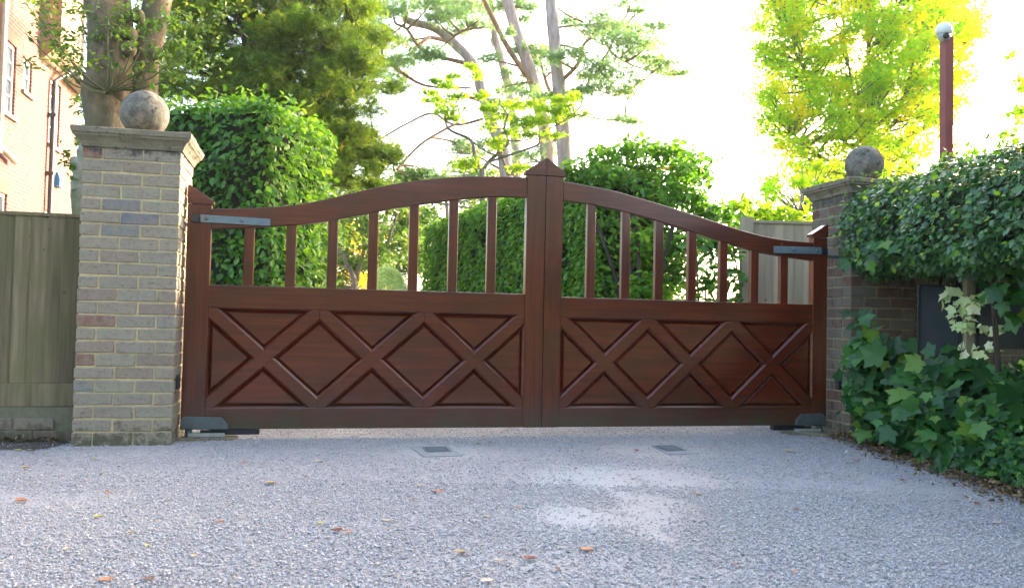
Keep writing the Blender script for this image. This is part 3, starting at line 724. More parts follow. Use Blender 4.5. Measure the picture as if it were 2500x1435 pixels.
# ================================================================== HOUSE
UH = -5.66
def house():
    t = thing('brick_house', 'orange brick house with white sash windows behind the left fence', 'house', W(UH, 12), TH)
    hp = lambda px, py: on_u(px, py, UH)
    wa = hp(-60, 400)[0]; wm = hp(142, 400)[0]; we = hp(186, 400)[0]; ze = hp(165, 200)[1]; ze = .5 * (hp(150, 182)[1] + hp(205, 232)[1]); D0 = 12
    P_ = lambda a: a - D0
    white = plain('white_sash_paint', (.50, .50, .46), .5, .08, 10, 0); glass = None
    mt, nt_, b_ = newmat('window_glass'); b_.inputs['Base Color'].default_value = (.10, .12, .15, 1); b_.inputs['Roughness'].default_value = .06; b_.inputs['Specular IOR Level'].default_value = .9; glass = mt
    red = plain('soft_red_brick_arch', (.20, .05, .03), .85, .25, 12, .3); sill = plain('pale_sill', (.26, .21, .15), .8, .2, 10, .2)
    # walls with real window openings: built as strips
    wins = [(( 12, 90), (34, 288), 1), ((58, 138), (76, 236), 0), ((124, 190), (143, 366), 1), ((-14, 462), (8, 700), 1), ((110, 512), (130, 640), 1)]
    rects = []
    for (xa, ya), (xb, yb), k in wins:
        w1, zt1 = hp(xa, ya); w2, zt2 = hp(xb, yb); zt_ = hp(xb, ya + (xb - xa) * .8)[1]; rects.append((w1, w2, zt2, zt1, k))
    # wall grid
    def wall(nm, y0, y1, z0, z1, th=.3):
        mb = MB(); ys = sorted({y0, y1} | {r[i] for r in rects for i in (0, 1) if y0 < r[i] < y1}); zs = sorted({z0, z1} | {r[i] for r in rects for i in (2, 3) if z0 < r[i] < z1})
        for i in range(len(ys) - 1):
            for j in range(len(zs) - 1):
                cy, cz = (ys[i] + ys[i + 1]) / 2, (zs[j] + zs[j + 1]) / 2
                if any(r[0] < cy < r[1] and r[2] < cz < r[3] for r in rects): continue
                mb.add([(0, P_(ys[i]), zs[j]), (0, P_(ys[i + 1]), zs[j]), (0, P_(ys[i + 1]), zs[j + 1]), (0, P_(ys[i]), zs[j + 1])], [(0, 1, 2, 3)])
        for r in rects:
            if y0 < r[0] and r[1] < y1:
                for a, b, c, d in (((-.12, P_(r[0]), r[2]), (0, P_(r[0]), r[2]), (0, P_(r[0]), r[3]), (-.12, P_(r[0]), r[3])), ((-.12, P_(r[1]), r[2]), (0, P_(r[1]), r[2]), (0, P_(r[1]), r[3]), (-.12, P_(r[1]), r[3])),
                                   ((-.12, P_(r[0]), r[3]), (0, P_(r[0]), r[3]), (0, P_(r[1]), r[3]), (-.12, P_(r[1]), r[3])), ((-.12, P_(r[0]), r[2]), (0, P_(r[0]), r[2]), (0, P_(r[1]), r[2]), (-.12, P_(r[1]), r[2]))):
                    mb.add([a, b, c, d], [(0, 1, 2, 3)])
        # back, ends and top so that it is a closed volume of the right depth
        X = -7.0
        mb.add([(0, P_(y1), z0), (X, P_(y1), z0), (X, P_(y1), z1), (0, P_(y1), z1)], [(0, 1, 2, 3)]); mb.add([(0, P_(y0), z0), (X, P_(y0), z0), (X, P_(y0), z1), (0, P_(y0), z1)], [(0, 1, 2, 3)])
        mb.add([(X, P_(y0), z0), (X, P_(y1), z0), (X, P_(y1), z1), (X, P_(y0), z1)], [(0, 1, 2, 3)])
        me_o = mb.build('wall', HBRICK, t); return me_o
    wall('wall', wa, wm, -.02, 11.0); wall('wall', wm + .003, we, -.02, ze)
    for (y0, y1, z0, z1, k) in rects:
        f = MB(); fw = .07; x0, x1 = -.115, -.045
        for bx in ((y0, y0 + fw, z0, z1), (y1 - fw, y1, z0, z1), (y0 + fw, y1 - fw, z0, z0 + fw), (y0 + fw, y1 - fw, z1 - fw, z1)): f.box(x0, x1, P_(bx[0]), P_(bx[1]), bx[2], bx[3])
        zm = z0 + (z1 - z0) * .52; f.box(x0 + .01, x1 - .01, P_(y0 + fw), P_(y1 - fw), zm - .03, zm + .03)
        ymid = (y0 + y1) / 2; f.box(x0 + .02, x1 - .02, P_(ymid - .018), P_(ymid + .018), z0 + fw, z1 - fw)
        for zz in (z0 + (zm - z0) * .55, zm + (z1 - zm) * .5) if k else (): f.box(x0 + .022, x1 - .022, P_(y0 + fw), P_(y1 - fw), zz - .015, zz + .015)
        fo = f.build('window', white, t)
        gl = MB(); gl.box(-.095, -.085, P_(y0 + .03), P_(y1 - .03), z0 + .03, z1 - .03); gl.build('pane', glass, fo)
        s = MB(); s.box(-.10, .06, P_(y0 - .06), P_(y1 + .06), z0 - .08, z0 - .001); s.build('sill', sill, fo)
        a = MB(); a.box(-.03, .004, P_(y0 - .06), P_(y1 + .06), z1 + .001, z1 + .24); a.build('brick_arch', red, t)
    # eaves and roof of the lower wing
    roofm = plain('plain_clay_tiles', (.07, .045, .033), .85, .4, 14, .8); fas = plain('cream_fascia', (.50, .44, .34), .6, .15, 8, .1)
    rf = MB(); y0, y1 = P_(wm) + .02, P_(we) + .45
    rf.prism([(.42, ze + .02), (.42, ze + .09), (-3.5, ze + 3.2), (-3.5, ze + 3.05)], y0, y1); rf.build('roof', roofm, t)
    fb = MB(); fb.box(.02, .40, y0, y1 - .02, ze - .10, ze + .015); fb.build('eaves', fas, t)
    # rendered upper bay with a curved underside on the taller block
    bw0, bz = hp(100, 60)[0], hp(125, 132)[1]; bay = MB(); ren = plain('peach_render', (.28, .16, .095), .85, .1, 3, .1)
    prof = [(0, bz - .35), (.10, bz - .30), (.28, bz - .12), (.40, bz), (.40, 11), (0.003, 11)]
    n = len(prof); ya, yb = P_(bw0), P_(wm) - .02; bay.prism([(a, b) for a, b in prof], ya, yb); bay.build('rendered_bay', ren, t)
    bb = MB(); bb.box(.0, .46, yb, yb + .05, bz - .15, 11); bb.build('bargeboard', white, t)
    pipe = plain('grey_downpipe', (.045, .043, .04), .5, .2, 8, 0); cream = plain('cream_downpipe', (.26, .22, .15), .5, .15, 8, 0)
    def dp(pxs, m_, r, nm='downpipe'):
        b = MB(); q = [hp(*p) for p in pxs]; b.tube([(.09, P_(a), z) for a, z in q], r, 10)
        for a, z in q[1::2]: b.box(0, .12, P_(a) - r * 1.5, P_(a) + r * 1.5, z - .03, z + .03)
        b.build(nm, m_, t, smooth=False)
    w3, _ = hp(118, 300)
    zt_, zb_ = hp(126, 185)[1], 0
    b = MB(); b.tube([(.30, P_(hp(141, 170)[0]), hp(141, 168)[1]), (.26, P_(w3) + .3, hp(128, 176)[1]), (.10, P_(w3), hp(125, 200)[1]), (.10, P_(w3), 0.0)], .055, 10)
    for z in (5.2, 3.9, 2.4, 1.2): b.box(0, .165, P_(w3) - .075, P_(w3) + .075, z - .035, z + .035)
    b.build('downpipe', pipe, t)
    w4 = hp(10, 60)[0]; b = MB(); b.tube([(.10, P_(w4) - .35, 11), (.10, P_(w4) - .35, hp(3, 384)[1])], .07, 10); b.build('downpipe', cream, t)
    wq, zq = hp(6, 382); b = MB(); b.tube([(.10, P_(wq) - .6, zq + .12), (.12, P_(wq) + .35, zq - .03)], .06, 10); b.build('downpipe', cream, t)
    wq, zq = hp(138, 440); b = MB(); b.prism([(0, zq - .16), (.11, zq - .16), (.11, zq + .02), (.06, zq + .16), (0, zq + .16)], P_(wq) - .15, P_(wq) + .15); b.build('alarm_box', plain('blue_plastic', (.02, .20, .40), .5, .1, 5, 0), t)
house()

# ================================================================== TREES AND SHRUBS
BARK_WARM = bark_mat('warm_scaly_bark', (.055, .034, .018), (.24, .165, .095), (.09, .08, .035), (9, 9, 6))
BARK_GREY = bark_mat('grey_bark', (.10, .085, .07), (.26, .23, .20))
BARK_PINE = bark_mat('pink_grey_pine_bark', (.20, .15, .14), (.42, .35, .34), None, (10, 10, 2))
BARK_LIMB = bark_mat('rust_pine_limb', (.16, .085, .05), (.30, .18, .11), None, (10, 10, 4))
BARK_DARK = bark_mat('dark_twigs', (.03, .024, .016), (.07, .055, .035))
TWIG_G = bark_mat('green_twigs', (.07, .08, .03), (.12, .12, .05))

BEECH = leaf_mat('beech_leaves', [(0, (.030, .10, .010)), (.4, (.065, .19, .016)), (.75, (.14, .31, .022)), (1, (.25, .42, .03))], .38, .38, .45)
BEECH_SUN = leaf_mat('sunny_beech_leaves', [(0, (.05, .15, .015)), (.5, (.13, .28, .02)), (1, (.26, .40, .03))], .45, .4, .4)  # lighter beech copy with sunlight put into the colour
HAW = leaf_mat('hawthorn_leaves', [(0, (.022, .075, .026)), (.5, (.055, .15, .045)), (.82, (.10, .22, .05)), (.96, (.16, .22, .03)), (1, (.28, .10, .03))], .28, .30, .6)
SYC = leaf_mat('sycamore_leaves', [(0, (.012, .055, .012)), (.5, (.028, .11, .022)), (.85, (.055, .17, .03)), (1, (.15, .26, .03))], .30, .42, .4)
LAUR = leaf_mat('laurel_leaves', [(0, (.03, .11, .014)), (.6, (.07, .20, .025)), (1, (.16, .32, .04))], .30, .25, .6)
YEW = leaf_mat('yew_sprays', [(0, (.050, .105, .014)), (.5, (.105, .18, .020)), (.85, (.19, .26, .02)), (1, (.38, .26, .02))], .38, .6, .2)
HOLLY = leaf_mat('holly_leaves', [(0, (.04, .10, .012)), (.55, (.09, .18, .02)), (.9, (.20, .28, .03)), (1, (.30, .26, .03))], .4, .35, .5)
PINE = leaf_mat('glare_paled_needles', [(0, (.12, .24, .11)), (.6, (.20, .33, .16)), (.88, (.27, .36, .14)), (1, (.55, .28, .11))], .5, .6, .2)  # needles lightened, sky glare put into their colour
MAPLE = leaf_mat('maple_leaves', [(0, (.20, .40, .03)), (.5, (.30, .50, .03)), (.85, (.50, .55, .02)), (1, (.72, .50, .02))], .68, .5, .2, patch=(.68, .58, .02))
LIME = leaf_mat('lime_green_leaves', [(0, (.16, .28, .02)), (.6, (.26, .40, .02)), (1, (.42, .48, .02))], .55, .5, .2)
SUN_GOLD = leaf_mat('sunlit_orange_leaves', [(0, (.30, .30, .02)), (.5, (.55, .42, .02)), (1, (.65, .40, .02))], .55, .5, .2)  # low orange sun put into the leaf colour
WOOD_L = leaf_mat('woodland_leaves', [(0, (.05, .12, .03)), (.5, (.10, .20, .04)), (.85, (.20, .28, .04)), (1, (.50, .30, .04))], .32, .5, .2)
VARI = leaf_mat('cream_variegated_leaves', [(0, (.45, .60, .28)), (.5, (.70, .78, .46)), (1, (.84, .87, .64))], .35, .45, .3)
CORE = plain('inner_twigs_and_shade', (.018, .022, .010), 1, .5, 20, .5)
OV, OVN, TRI = tpl_oval(.62), tpl_oval(.42, .08), tpl_tri(.6)

def hedge_shade_core(parent, cen, h, rz, shrink=.12, name='branches'):  # solid dark box in place of branches; blocks light, imitates inner shade
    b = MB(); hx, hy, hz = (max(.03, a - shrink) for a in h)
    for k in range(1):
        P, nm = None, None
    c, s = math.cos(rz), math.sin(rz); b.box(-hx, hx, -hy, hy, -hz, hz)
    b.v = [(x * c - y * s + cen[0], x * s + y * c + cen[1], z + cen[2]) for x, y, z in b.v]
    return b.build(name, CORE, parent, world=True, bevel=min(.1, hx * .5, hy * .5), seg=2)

# --- clipped beech block just inside the gate on the left
def beech_block():
    c0 = at(560, 420, 8.3); t = thing('beech_hedge', 'tall clipped beech hedge block behind the left gate leaf', 'hedge', (c0.x, c0.y, 0))
    rz = R(-8); hx = .72; hy = .80; ztop = 2.80; cen = (c0.x - .02, c0.y + .35, ztop / 2); h = (hx, hy, ztop / 2)
    hedge_shade_core(t, cen, h, rz)
    f = lambda P, nm, r: np.clip(r * .75 + .35 * np.clip(nm[:, 0], 0, 1) + .35 * np.clip(nm[:, 2], 0, 1) - .05, 0, 1)  # right side and top lightened, sun put into leaf colour
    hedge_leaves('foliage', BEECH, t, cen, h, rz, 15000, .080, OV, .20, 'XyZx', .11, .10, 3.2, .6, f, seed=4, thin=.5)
    # young shoots along the top and the sunny side
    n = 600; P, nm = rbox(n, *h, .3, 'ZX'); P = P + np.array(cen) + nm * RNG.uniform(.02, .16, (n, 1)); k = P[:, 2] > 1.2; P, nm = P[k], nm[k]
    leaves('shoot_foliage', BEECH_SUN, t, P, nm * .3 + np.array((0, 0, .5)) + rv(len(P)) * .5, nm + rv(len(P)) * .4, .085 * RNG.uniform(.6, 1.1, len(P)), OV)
beech_block()

# --- long receding hedge
def long_hedge():
    a, b = Vector((.80, 8.75, 0)), Vector((-1.50, 14.4, 0)); d = b - a; mid = (a + b) / 2; nrm = Vector((d.y, -d.x, 0)).normalized(); rz = math.atan2(d.y, d.x)
    t = thing('beech_hedge', 'long clipped hedge receding along the drive, seen through the middle of the gate', 'hedge', mid); wd = .5; ztop = 2.42
    cen = (mid.x + nrm.x * wd, mid.y + nrm.y * wd, ztop / 2); h = (d.length / 2, wd, ztop / 2); hedge_shade_core(t, cen, h, rz, .1)
    f = lambda P, nm, r: np.clip(.22 + r * .7 + .2 * np.clip(nm[:, 2], 0, 1), 0, 1)  # up-facing leaves get lighter tones, light put into the colour
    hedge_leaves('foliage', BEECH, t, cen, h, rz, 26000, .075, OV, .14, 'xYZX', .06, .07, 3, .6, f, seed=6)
long_hedge()

# --- big loose bush right of the centre posts
def dome_bush():
    c = at(1570, 560, 9.0); t = thing('hornbeam_bush', 'large domed leafy bush behind the right gate leaf, taller than the gate', 'bush', (c.x, c.y, 0)); wbr = MB()
    for k in range(9):
        a = random.uniform(0, 6.28); limb(wbr, [(c.x + .1 * math.cos(a), c.y + .1 * math.sin(a), 0), (c.x + .3 * math.cos(a), c.y + .3 * math.sin(a), 1.1), (c.x + .7 * math.cos(a), c.y + .5 * math.sin(a), 2.0)], .04, .012)
    wbr.build('branches', BARK_DARK, t, world=True)
    P = []; 
    bs = bl([(1440, 430, 55, 40), (1480, 395, 50, 30), (1545, 365, 50, 25), (1610, 370, 55, 28), (1665, 395, 45, 25), (1700, 430, 35, 25), (1560, 420, 60, 40), (1640, 440, 60, 40), (1490, 460, 60, 40), (1420, 480, 40, 50), (1580, 480, 80, 40), (1680, 480, 45, 30),
             (1720, 520, 35, 30), (1430, 560, 45, 60), (1500, 560, 50, 60), (1570, 600, 50, 70), (1640, 600, 60, 60), (1430, 660, 50, 70), (1500, 680, 50, 70), (1580, 700, 60, 60), (1650, 700, 55, 60), (1700, 560, 35, 40), (1740, 520, 40, 20), (1400, 420, 30, 25)], 9.0, .45)
    clump_leaves('foliage', BEECH, t, bs, 3200, .085, OV, 6, .7, .5, spread=.40)
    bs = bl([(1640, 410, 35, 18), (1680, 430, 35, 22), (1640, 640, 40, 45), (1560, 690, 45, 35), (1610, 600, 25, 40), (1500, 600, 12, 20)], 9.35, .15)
    clump_leaves('sunlit_foliage', SUN_GOLD, t, bs, 900, .075, OV, 5, .7, .4)  # sunlight coming through the bush, put in as orange leaves
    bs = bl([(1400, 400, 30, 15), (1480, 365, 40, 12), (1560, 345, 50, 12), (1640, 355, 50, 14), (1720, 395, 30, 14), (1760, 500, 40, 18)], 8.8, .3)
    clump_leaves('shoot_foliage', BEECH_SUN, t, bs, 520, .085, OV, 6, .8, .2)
dome_bush()

def laurel(label, blobs, D, per, base, size=.13, mat=LAUR):
    c = at(base[0], base[1], D); t = thing('laurel_bush', label, 'bush', (c.x, c.y, 0)); bs = bl(blobs, D, .25); wb = MB()
    for q, _ in bs: limb(wb, [(c.x + random.uniform(-.1, .1), c.y, 0), (.5 * c.x + .5 * q[0], c.y, q[2] * .5), q], .02, .006, 3, 5)
    wb.build('branches', BARK_DARK, t, world=True); clump_leaves('foliage', mat, t, bs, per, size, OVN, 5, .8, .35)
laurel('glossy green laurel bush seen between the balusters beside the grey fence', [(1700, 610, 45, 30), (1760, 620, 45, 40), (1780, 680, 40, 45), (1720, 680, 45, 45), (1690, 730, 40, 30), (1770, 740, 40, 30), (1740, 780, 60, 40)], 7.9, 850, (1740, 800))
laurel('bright yellow-green laurel rising above the grey fence', [(1770, 510, 40, 20), (1830, 520, 45, 22), (1890, 525, 45, 22), (1945, 525, 40, 22), (1800, 560, 60, 30), (1900, 570, 60, 30), (1960, 590, 40, 40), (1810, 500, 40, 15)], 9.8, 900, (1850, 800), .15, LIME)

# --- grey fence behind the right leaf
def fence_right():
    a = at(1822, 700, 8.0); t = thing('timber_fence', 'weathered silver-grey board fence behind the right end of the gate', 'fence', (a.x, a.y, 0), R(3))
    zt = at(1900, 541, 8.0).z; b = MB(); x = .05
    while x < 2.2: b.cur = random.random(); b.prismz([(x, 0), (x + .1, 0), (x + .1, -.018), (x - .01, -.008)], .05, zt - .02); x += .094
    b.build('boards', FENCEG, t); b = MB(); b.box(.04, 2.2, -.03, .03, zt - .02, zt + .006); b.build('capping_rail', FENCEG, t, bevel=.003)
    b = MB(); b.box(-.055, .045, -.05, .05, -.02, zt + .03); b.build('post', FENCEG, t, bevel=.006)
fence_right()

# --- woodland seen through the bars and pale shrub
def wood_tree(label, D, poly, n, r, stems, per=900, size=.12, mat=WOOD_L, tw=True, name='garden_tree', group=None, sub=6, bark=BARK_GREY, tpl=None, dD=1.0, spread=.42):
    bx = stems[0][0][0][0]; c = at(bx, 780, D); t = thing(name, label, 'tree', (c.x, c.y, 0), 0, group); bs = blobs_in(poly, n, D, dD, *r); mb = MB(); roots = []
    for st_ in stems:
        pts, w0, w1 = st_; first = at(pts[0][0], pts[0][1], D); P_ = [Vector((first.x, first.y, 0))] if pts[0][1] > 380 else []
        P_ += [at(x, y, D + random.uniform(-.2, .2)) for x, y in pts]; cv = curve(P_, 4); roots += cv
        mb.tube(cv, [(w0 + (w1 - w0) * i / (len(cv) - 1)) / 2 * D / FPX for i in range(len(cv))], 8, True, .07)
    if tw: twigs_to(mb, roots, bs, .008 * D / 10)
    mb.build('trunk', bark, t, world=True)
    clump_leaves('crown', mat, t, bs, per, size, tpl or TRI, sub, .7, .3, spread=spread); return t
wood_tree('slanting grey stemmed tree seen through the left gate balusters', 17, [(760, 440), (1000, 430), (1010, 620), (960, 640), (880, 700), (770, 700)], 34, (24, 38), [([(868, 705), (845, 640), (820, 590), (800, 500)], 16, 8), ([(868, 700), (890, 600), (880, 540), (860, 470)], 14, 7), ([(930, 690), (945, 600), (970, 520)], 14, 7)], 2000, .11)
wood_tree('leafy upright tree behind the variegated shrub', 19, [(880, 420), (1040, 420), (1060, 540), (1065, 620), (1060, 700), (900, 680)], 34, (22, 36), [([(955, 700), (930, 600), (945, 520), (960, 460)], 20, 9), ([(960, 690), (985, 620), (1005, 540)], 14, 6)], 2000, .12)
wood_tree('distant tree coloured orange as if sunlit, low behind the slanting stems', 30, [(800, 520), (930, 500), (940, 700), (800, 700)], 22, (22, 30), [([(860, 720), (862, 560)], 12, 6)], 700, .18, SUN_GOLD)
wood_tree('dense green tree filling the gap behind the clipped block hedge', 15, [(740, 460), (830, 460), (840, 700), (740, 700)], 24, (22, 34), [([(780, 720), (790, 560), (800, 480)], 14, 6)], 1800, .10)
wood_tree('pale tree beyond the receding hedge, left of the pines', 26, [(950, 400), (1290, 410), (1290, 500), (1180, 520), (1000, 560), (950, 540)], 34, (20, 34), [([(1100, 700), (1090, 500), (1080, 420)], 14, 6)], 800, .15)
def round_shrub():
    c = at(945, 700, 13.5); t = thing('variegated_shrub', 'round cream variegated shrub seen between the left gate balusters', 'shrub', (c.x, c.y, 0)); b = MB()
    for k in range(6): limb(b, [(c.x, c.y, 0), (c.x + random.uniform(-.2, .2), c.y + random.uniform(-.2, .2), .9)], .02, .008)
    b.build('branches', BARK_DARK, t, world=True); n = 16000; d = nrmz(rv(n)); h = np.array((.38, .38, .85)); P = d * h * (1 - RNG.exponential(.07, (n, 1)).clip(0, .4)) + np.array((c.x, c.y, .80)); P = P[P[:, 2] > .05]
    P += (lump(P, 9, 3) * .04)[:, None] * nrmz(P - np.array((c.x, c.y, .8))); n = len(P)
    leaves('foliage', VARI, t, P, nrmz(P - np.array((c.x, c.y, .8))) + np.array((0, 0, .5)) + rv(n) * .4, rv(n), .05 * RNG.uniform(.6, 1.2, n), OVN)
round_shrub()

# --- yew behind the block hedge
def yew():
    D = 12.5; c = at(640, 780, D); t = thing('yew_tree', 'huge dark green yew spreading behind the clipped block hedge', 'tree', (c.x, c.y, 0)); mb = MB(); roots = []
    for pts, a, b in (([(640, 700), (650, 450), (640, 250), (610, 60), (600, -60)], 80, 40), ([(650, 420), (740, 300), (830, 180), (880, 90)], 30, 10), ([(650, 480), (780, 420), (880, 380), (950, 370)], 24, 8), ([(640, 300), (540, 180), (450, 90), (420, 0)], 26, 8), ([(640, 200), (720, 100), (800, 0)], 26, 10)):
        P_ = [at(x, y, D + random.uniform(-.3, .3)) for x, y in pts]
        if pts[0][1] == 700: P_.insert(0, Vector((P_[0].x, P_[0].y, 0)))
        cv = curve(P_, 4); roots += cv; mb.tube(cv, [(a + (b - a) * i / (len(cv) - 1)) / 2 * D / FPX for i in range(len(cv))], 8, True, .08)
    poly = [(400, -60), (860, -60), (925, 50), (930, 130), (905, 200), (860, 260), (865, 310), (955, 345), (975, 385), (940, 450), (850, 480), (790, 480), (760, 300), (700, 240), (400, 230)]
    bs = blobs_in(poly, 330, D, 1.5, 18, 36); bs += bl([(940, 215, 40, 18), (970, 205, 22, 10), (900, 260, 30, 20), (930, 90, 20, 20), (880, 20, 30, 30)], D, .5)
    twigs_to(mb, roots, bs, .010); mb.build('trunk', BARK_DARK, t, world=True)
    clump_leaves('crown', YEW, t, bs, 2700, .085, tpl_spray(7, .085), 7, .7, .5, spread=.55)
yew()

# --- old pollarded tree behind the left pillar
def old_tree():
    D = 9.0; c = at(265, 780, D); t = thing('pollarded_tree', 'thick twin-trunked tree with bare scarred bark behind the left pillar', 'tree', (c.x, c.y, 0)); mb = MB()
    f = lambda x, y, d=0: at(x, y, D + d)
    P_ = [Vector((c.x, c.y, 0)), f(264, 500), f(262, 300), f(258, 235), f(262, 215), f(268, 190), f(272, 120), f(270, 60), f(262, 0), f(255, -120)]
    mb.tube(P_, [.25, .215, .21, .225, .25, .225, .22, .21, .22, .20], 24, True, .06)
    P_ = [f(300, 480, .2), f(325, 330, .2), f(345, 230, .2), f(352, 160, .2), f(368, 80, .2), f(385, 0, .2), f(420, -120, .25)]
    mb.tube(P_, [.16, .15, .15, .14, .15, .135, .12], 18, True, .08)
    for (x, y, r) in ((232, 225, .085), (290, 230, .09), (245, 95, .075), (318, 85, .08), (312, 120, .09), (300, 150, .05), (372, 130, .08), (265, 238, .07), (335, 40, .08), (230, 100, .05)):
        p = f(x, y, -.08); mb.lathe([(r * math.cos(a), r * math.sin(a)) for a in (-1.4, -1, -.5, 0, .5, 1, 1.4)], p, 10)
    mb.build('trunk', BARK_WARM, t, world=True, smooth=True)
    sp = MB(); root = f(265, 226, -.22); ends = [(60, 5), (95, 40), (60, 80), (120, 75), (150, 150), (110, 150), (190, 20), (200, 80), (262, 20), (275, 70), (330, 100), (345, 150), (400, 120), (470, 110), (440, 60), (390, 30), (230, 60), (180, 190), (300, 10), (500, 140)]
    cl = []
    for (x, y) in ends:
        e = f(x, y, random.uniform(-.9, .2)); m_ = (root + e) / 2 + Vector((0, 0, -.10)); limb(sp, [root + Vector((random.uniform(-.05, .05), 0, 0)), m_, e], .012, .004, 5, 5)
        for s_ in (1.0, .82, .62):
            q = root.lerp(e, s_) + Vector((random.uniform(-.12, .12), random.uniform(-.1, .1), random.uniform(-.06, .08))); limb(sp, [root.lerp(e, s_ * .9) + Vector((0, 0, -.05)), q], .004, .002, 2, 4)
            r = random.uniform(.09, .16) * s_; cl.append((q, (r, r, r * .7)))
    sp.build('shoots', TWIG_G, t, world=True); clump_leaves('shoot_leaves', HOLLY, t, cl, 750, .062, OV, 5, .8, .2, spread=.5)
    bs = bl([(430, 30, 60, 40), (480, 90, 60, 40), (520, 160, 60, 30), (430, 150, 40, 30), (560, 50, 60, 50), (400, 190, 40, 20), (350, 20, 50, 30), (40, -10, 60, 18), (130, 0, 60, 20), (200, 30, 30, 30)], 9.6, .6)
    clump_leaves('crown', HOLLY, t, bs, 620, .065, OV, 7, .8, .3, spread=.45)
old_tree()
wood_tree('dark background tree between the house and the old trunk', 14, [(205, 200), (240, 180), (420, 150), (420, 330), (225, 330), (195, 400), (190, 330)], 26, (20, 30), [([(300, 700), (300, 300), (320, 200)], 20, 10)], 900, .10, YEW, tpl=None)
def stump():
    D = 7.6; c = at(196, 780, D); t = thing('pollard_stump', 'knobbly mossy stump with a leafy tuft beside the pale pillar', 'tree', (c.x, c.y, 0)); mb = MB(); f = lambda x, y: at(x - 9, y, D)
    mb.tube(curve([Vector((c.x, c.y, 0)), f(203, 520), f(200, 460), f(206, 420), f(212, 370), f(214, 340)], 4), [.065] * 8 + [.06, .07, .055, .06, .07, .06, .05, .045, .05, .04, .03, .03, .02], 12, True, .14)
    for (x, y, r) in ((196, 508, .045), (192, 480, .04), (197, 400, .06), (190, 393, .04)): mb.lathe([(r * math.cos(a), r * math.sin(a)) for a in (-1.4, -.7, 0, .7, 1.4)], f(x, y), 9)
    mb.build('trunk', bark_mat('mossy_bark', (.16, .15, .10), (.34, .32, .26), (.12, .13, .05), (9, 9, 9)), t, world=True, smooth=True)
    clump_leaves('foliage', HOLLY, t, bl([(160, 375, 14, 10), (172, 395, 18, 14), (185, 415, 18, 14), (160, 400, 12, 10), (178, 432, 10, 10), (200, 350, 12, 14)], D, .1), 1500, .05, OV, 4, .9, .2)
stump()

# --- pines
def pine(label, D, base, trunk, w, limbs, blobs, per=700, seed=1):
    c = at(base, 780, D); t = thing('pine_tree', label, 'tree', (c.x, c.y, 0), 0, 'tall pines beyond the garden'); mb = MB(); P_ = [Vector((c.x, c.y, 0))] + [at(x, y, D) for x, y in trunk]; cv = curve(P_, 4)
    mb.tube(cv, [(w[0] + (w[1] - w[0]) * i / (len(cv) - 1)) / 2 * D / FPX for i in range(len(cv))], 12, True, .05); mb.build('trunk', BARK_PINE, t, world=True, smooth=True)
    lb = MB(); roots = list(cv)
    for pts, a, b in limbs:
        dd = random.uniform(-1.2, 1.2); k = len(pts); q = [at(x, y, D + dd * i / (k - 1)) for i, (x, y) in enumerate(pts)]; cq = curve(q, 4); roots += cq
        lb.tube(cq, [(a + (b - a) * i / (len(cq) - 1)) / 2 * D / FPX for i in range(len(cq))], 7, True, .07)
    bs = bl(blobs, D, 1.0); twigs_to(lb, roots, bs, .018); lb.build('limbs', BARK_LIMB, t, world=True)
    clump_leaves('crown', PINE, t, bs, per, .125, tpl_needles(10, .06), 14, .75, -.5, spread=.55)
pine('straight pale pine trunk, rightmost of the pines', 20, 1388, [(1379, 396), (1366, 230), (1361, 173), (1350, 60), (1343, -30), (1338, -200)], (40, 26),
     [([(1368, 200), (1390, 180), (1412, 155), (1424, 112), (1444, 92)], 12, 7), ([(1362, 110), (1400, 118), (1440, 150), (1490, 200)], 7, 3), ([(1444, 92), (1500, 70), (1590, 62)], 6, 2), ([(1470, 90), (1500, 135), (1560, 165), (1640, 180)], 6, 2), ([(1360, 68), (1440, 60), (1530, 60)], 6, 2), ([(1390, 265), (1430, 285), (1530, 296)], 5, 2), ([(1376, 230), (1430, 215), (1500, 235)], 6, 2), ([(1360, 20), (1400, 45), (1440, 60)], 5, 2)],
     [(1400, 130, 35, 12), (1350, 140, 25, 12), (1440, 80, 35, 14), (1480, 72, 45, 14), (1540, 66, 50, 14), (1600, 64, 25, 10), (1500, 95, 50, 16), (1560, 100, 45, 14), (1530, 135, 60, 16), (1590, 145, 35, 10), (1460, 160, 40, 12), (1440, 190, 30, 10), (1500, 180, 50, 12), (1600, 172, 45, 8), (1640, 182, 20, 5), (1480, 212, 50, 12), (1540, 225, 30, 8), (1420, 222, 30, 8), (1560, 200, 20, 6), (1500, 292, 45, 5), (1395, 50, 30, 12), (1540, 12, 50, 8), (1560, 30, 20, 6), (1400, 240, 20, 8), (1340, 235, 25, 10), (1620, 155, 30, 8), (1670, 178, 18, 4), (1590, 115, 30, 10), (1545, 298, 20, 4), (1460, 45, 30, 8)], 1700)
pine('leaning pale pine trunk, second from the right of the pines', 21, 1350, [(1340, 420), (1314, 241), (1276, 120), (1242, 14), (1215, -120)], (38, 24),
     [([(1329, 245), (1282, 180), (1239, 115), (1210, 58), (1181, 0), (1165, -40)], 14, 10), ([(1347, 238), (1330, 190), (1318, 144)], 11, 6), ([(1300, 200), (1260, 205), (1225, 215)], 6, 2), ([(1275, 120), (1310, 110), (1350, 120)], 5, 2)],
     [(1270, 128, 28, 10), (1300, 122, 35, 12), (1335, 128, 30, 12), (1360, 160, 30, 10), (1300, 150, 25, 10), (1290, 185, 25, 12), (1250, 212, 30, 10), (1225, 225, 20, 8), (1285, 225, 30, 12), (1260, 5, 40, 10), (1300, 20, 25, 8), (1210, 20, 40, 14), (1280, 50, 15, 10), (1240, 80, 15, 8), (1195, 145, 25, 8), (1330, 365, 25, 16), (1360, 340, 20, 10), (1290, 380, 30, 12)], 1700)
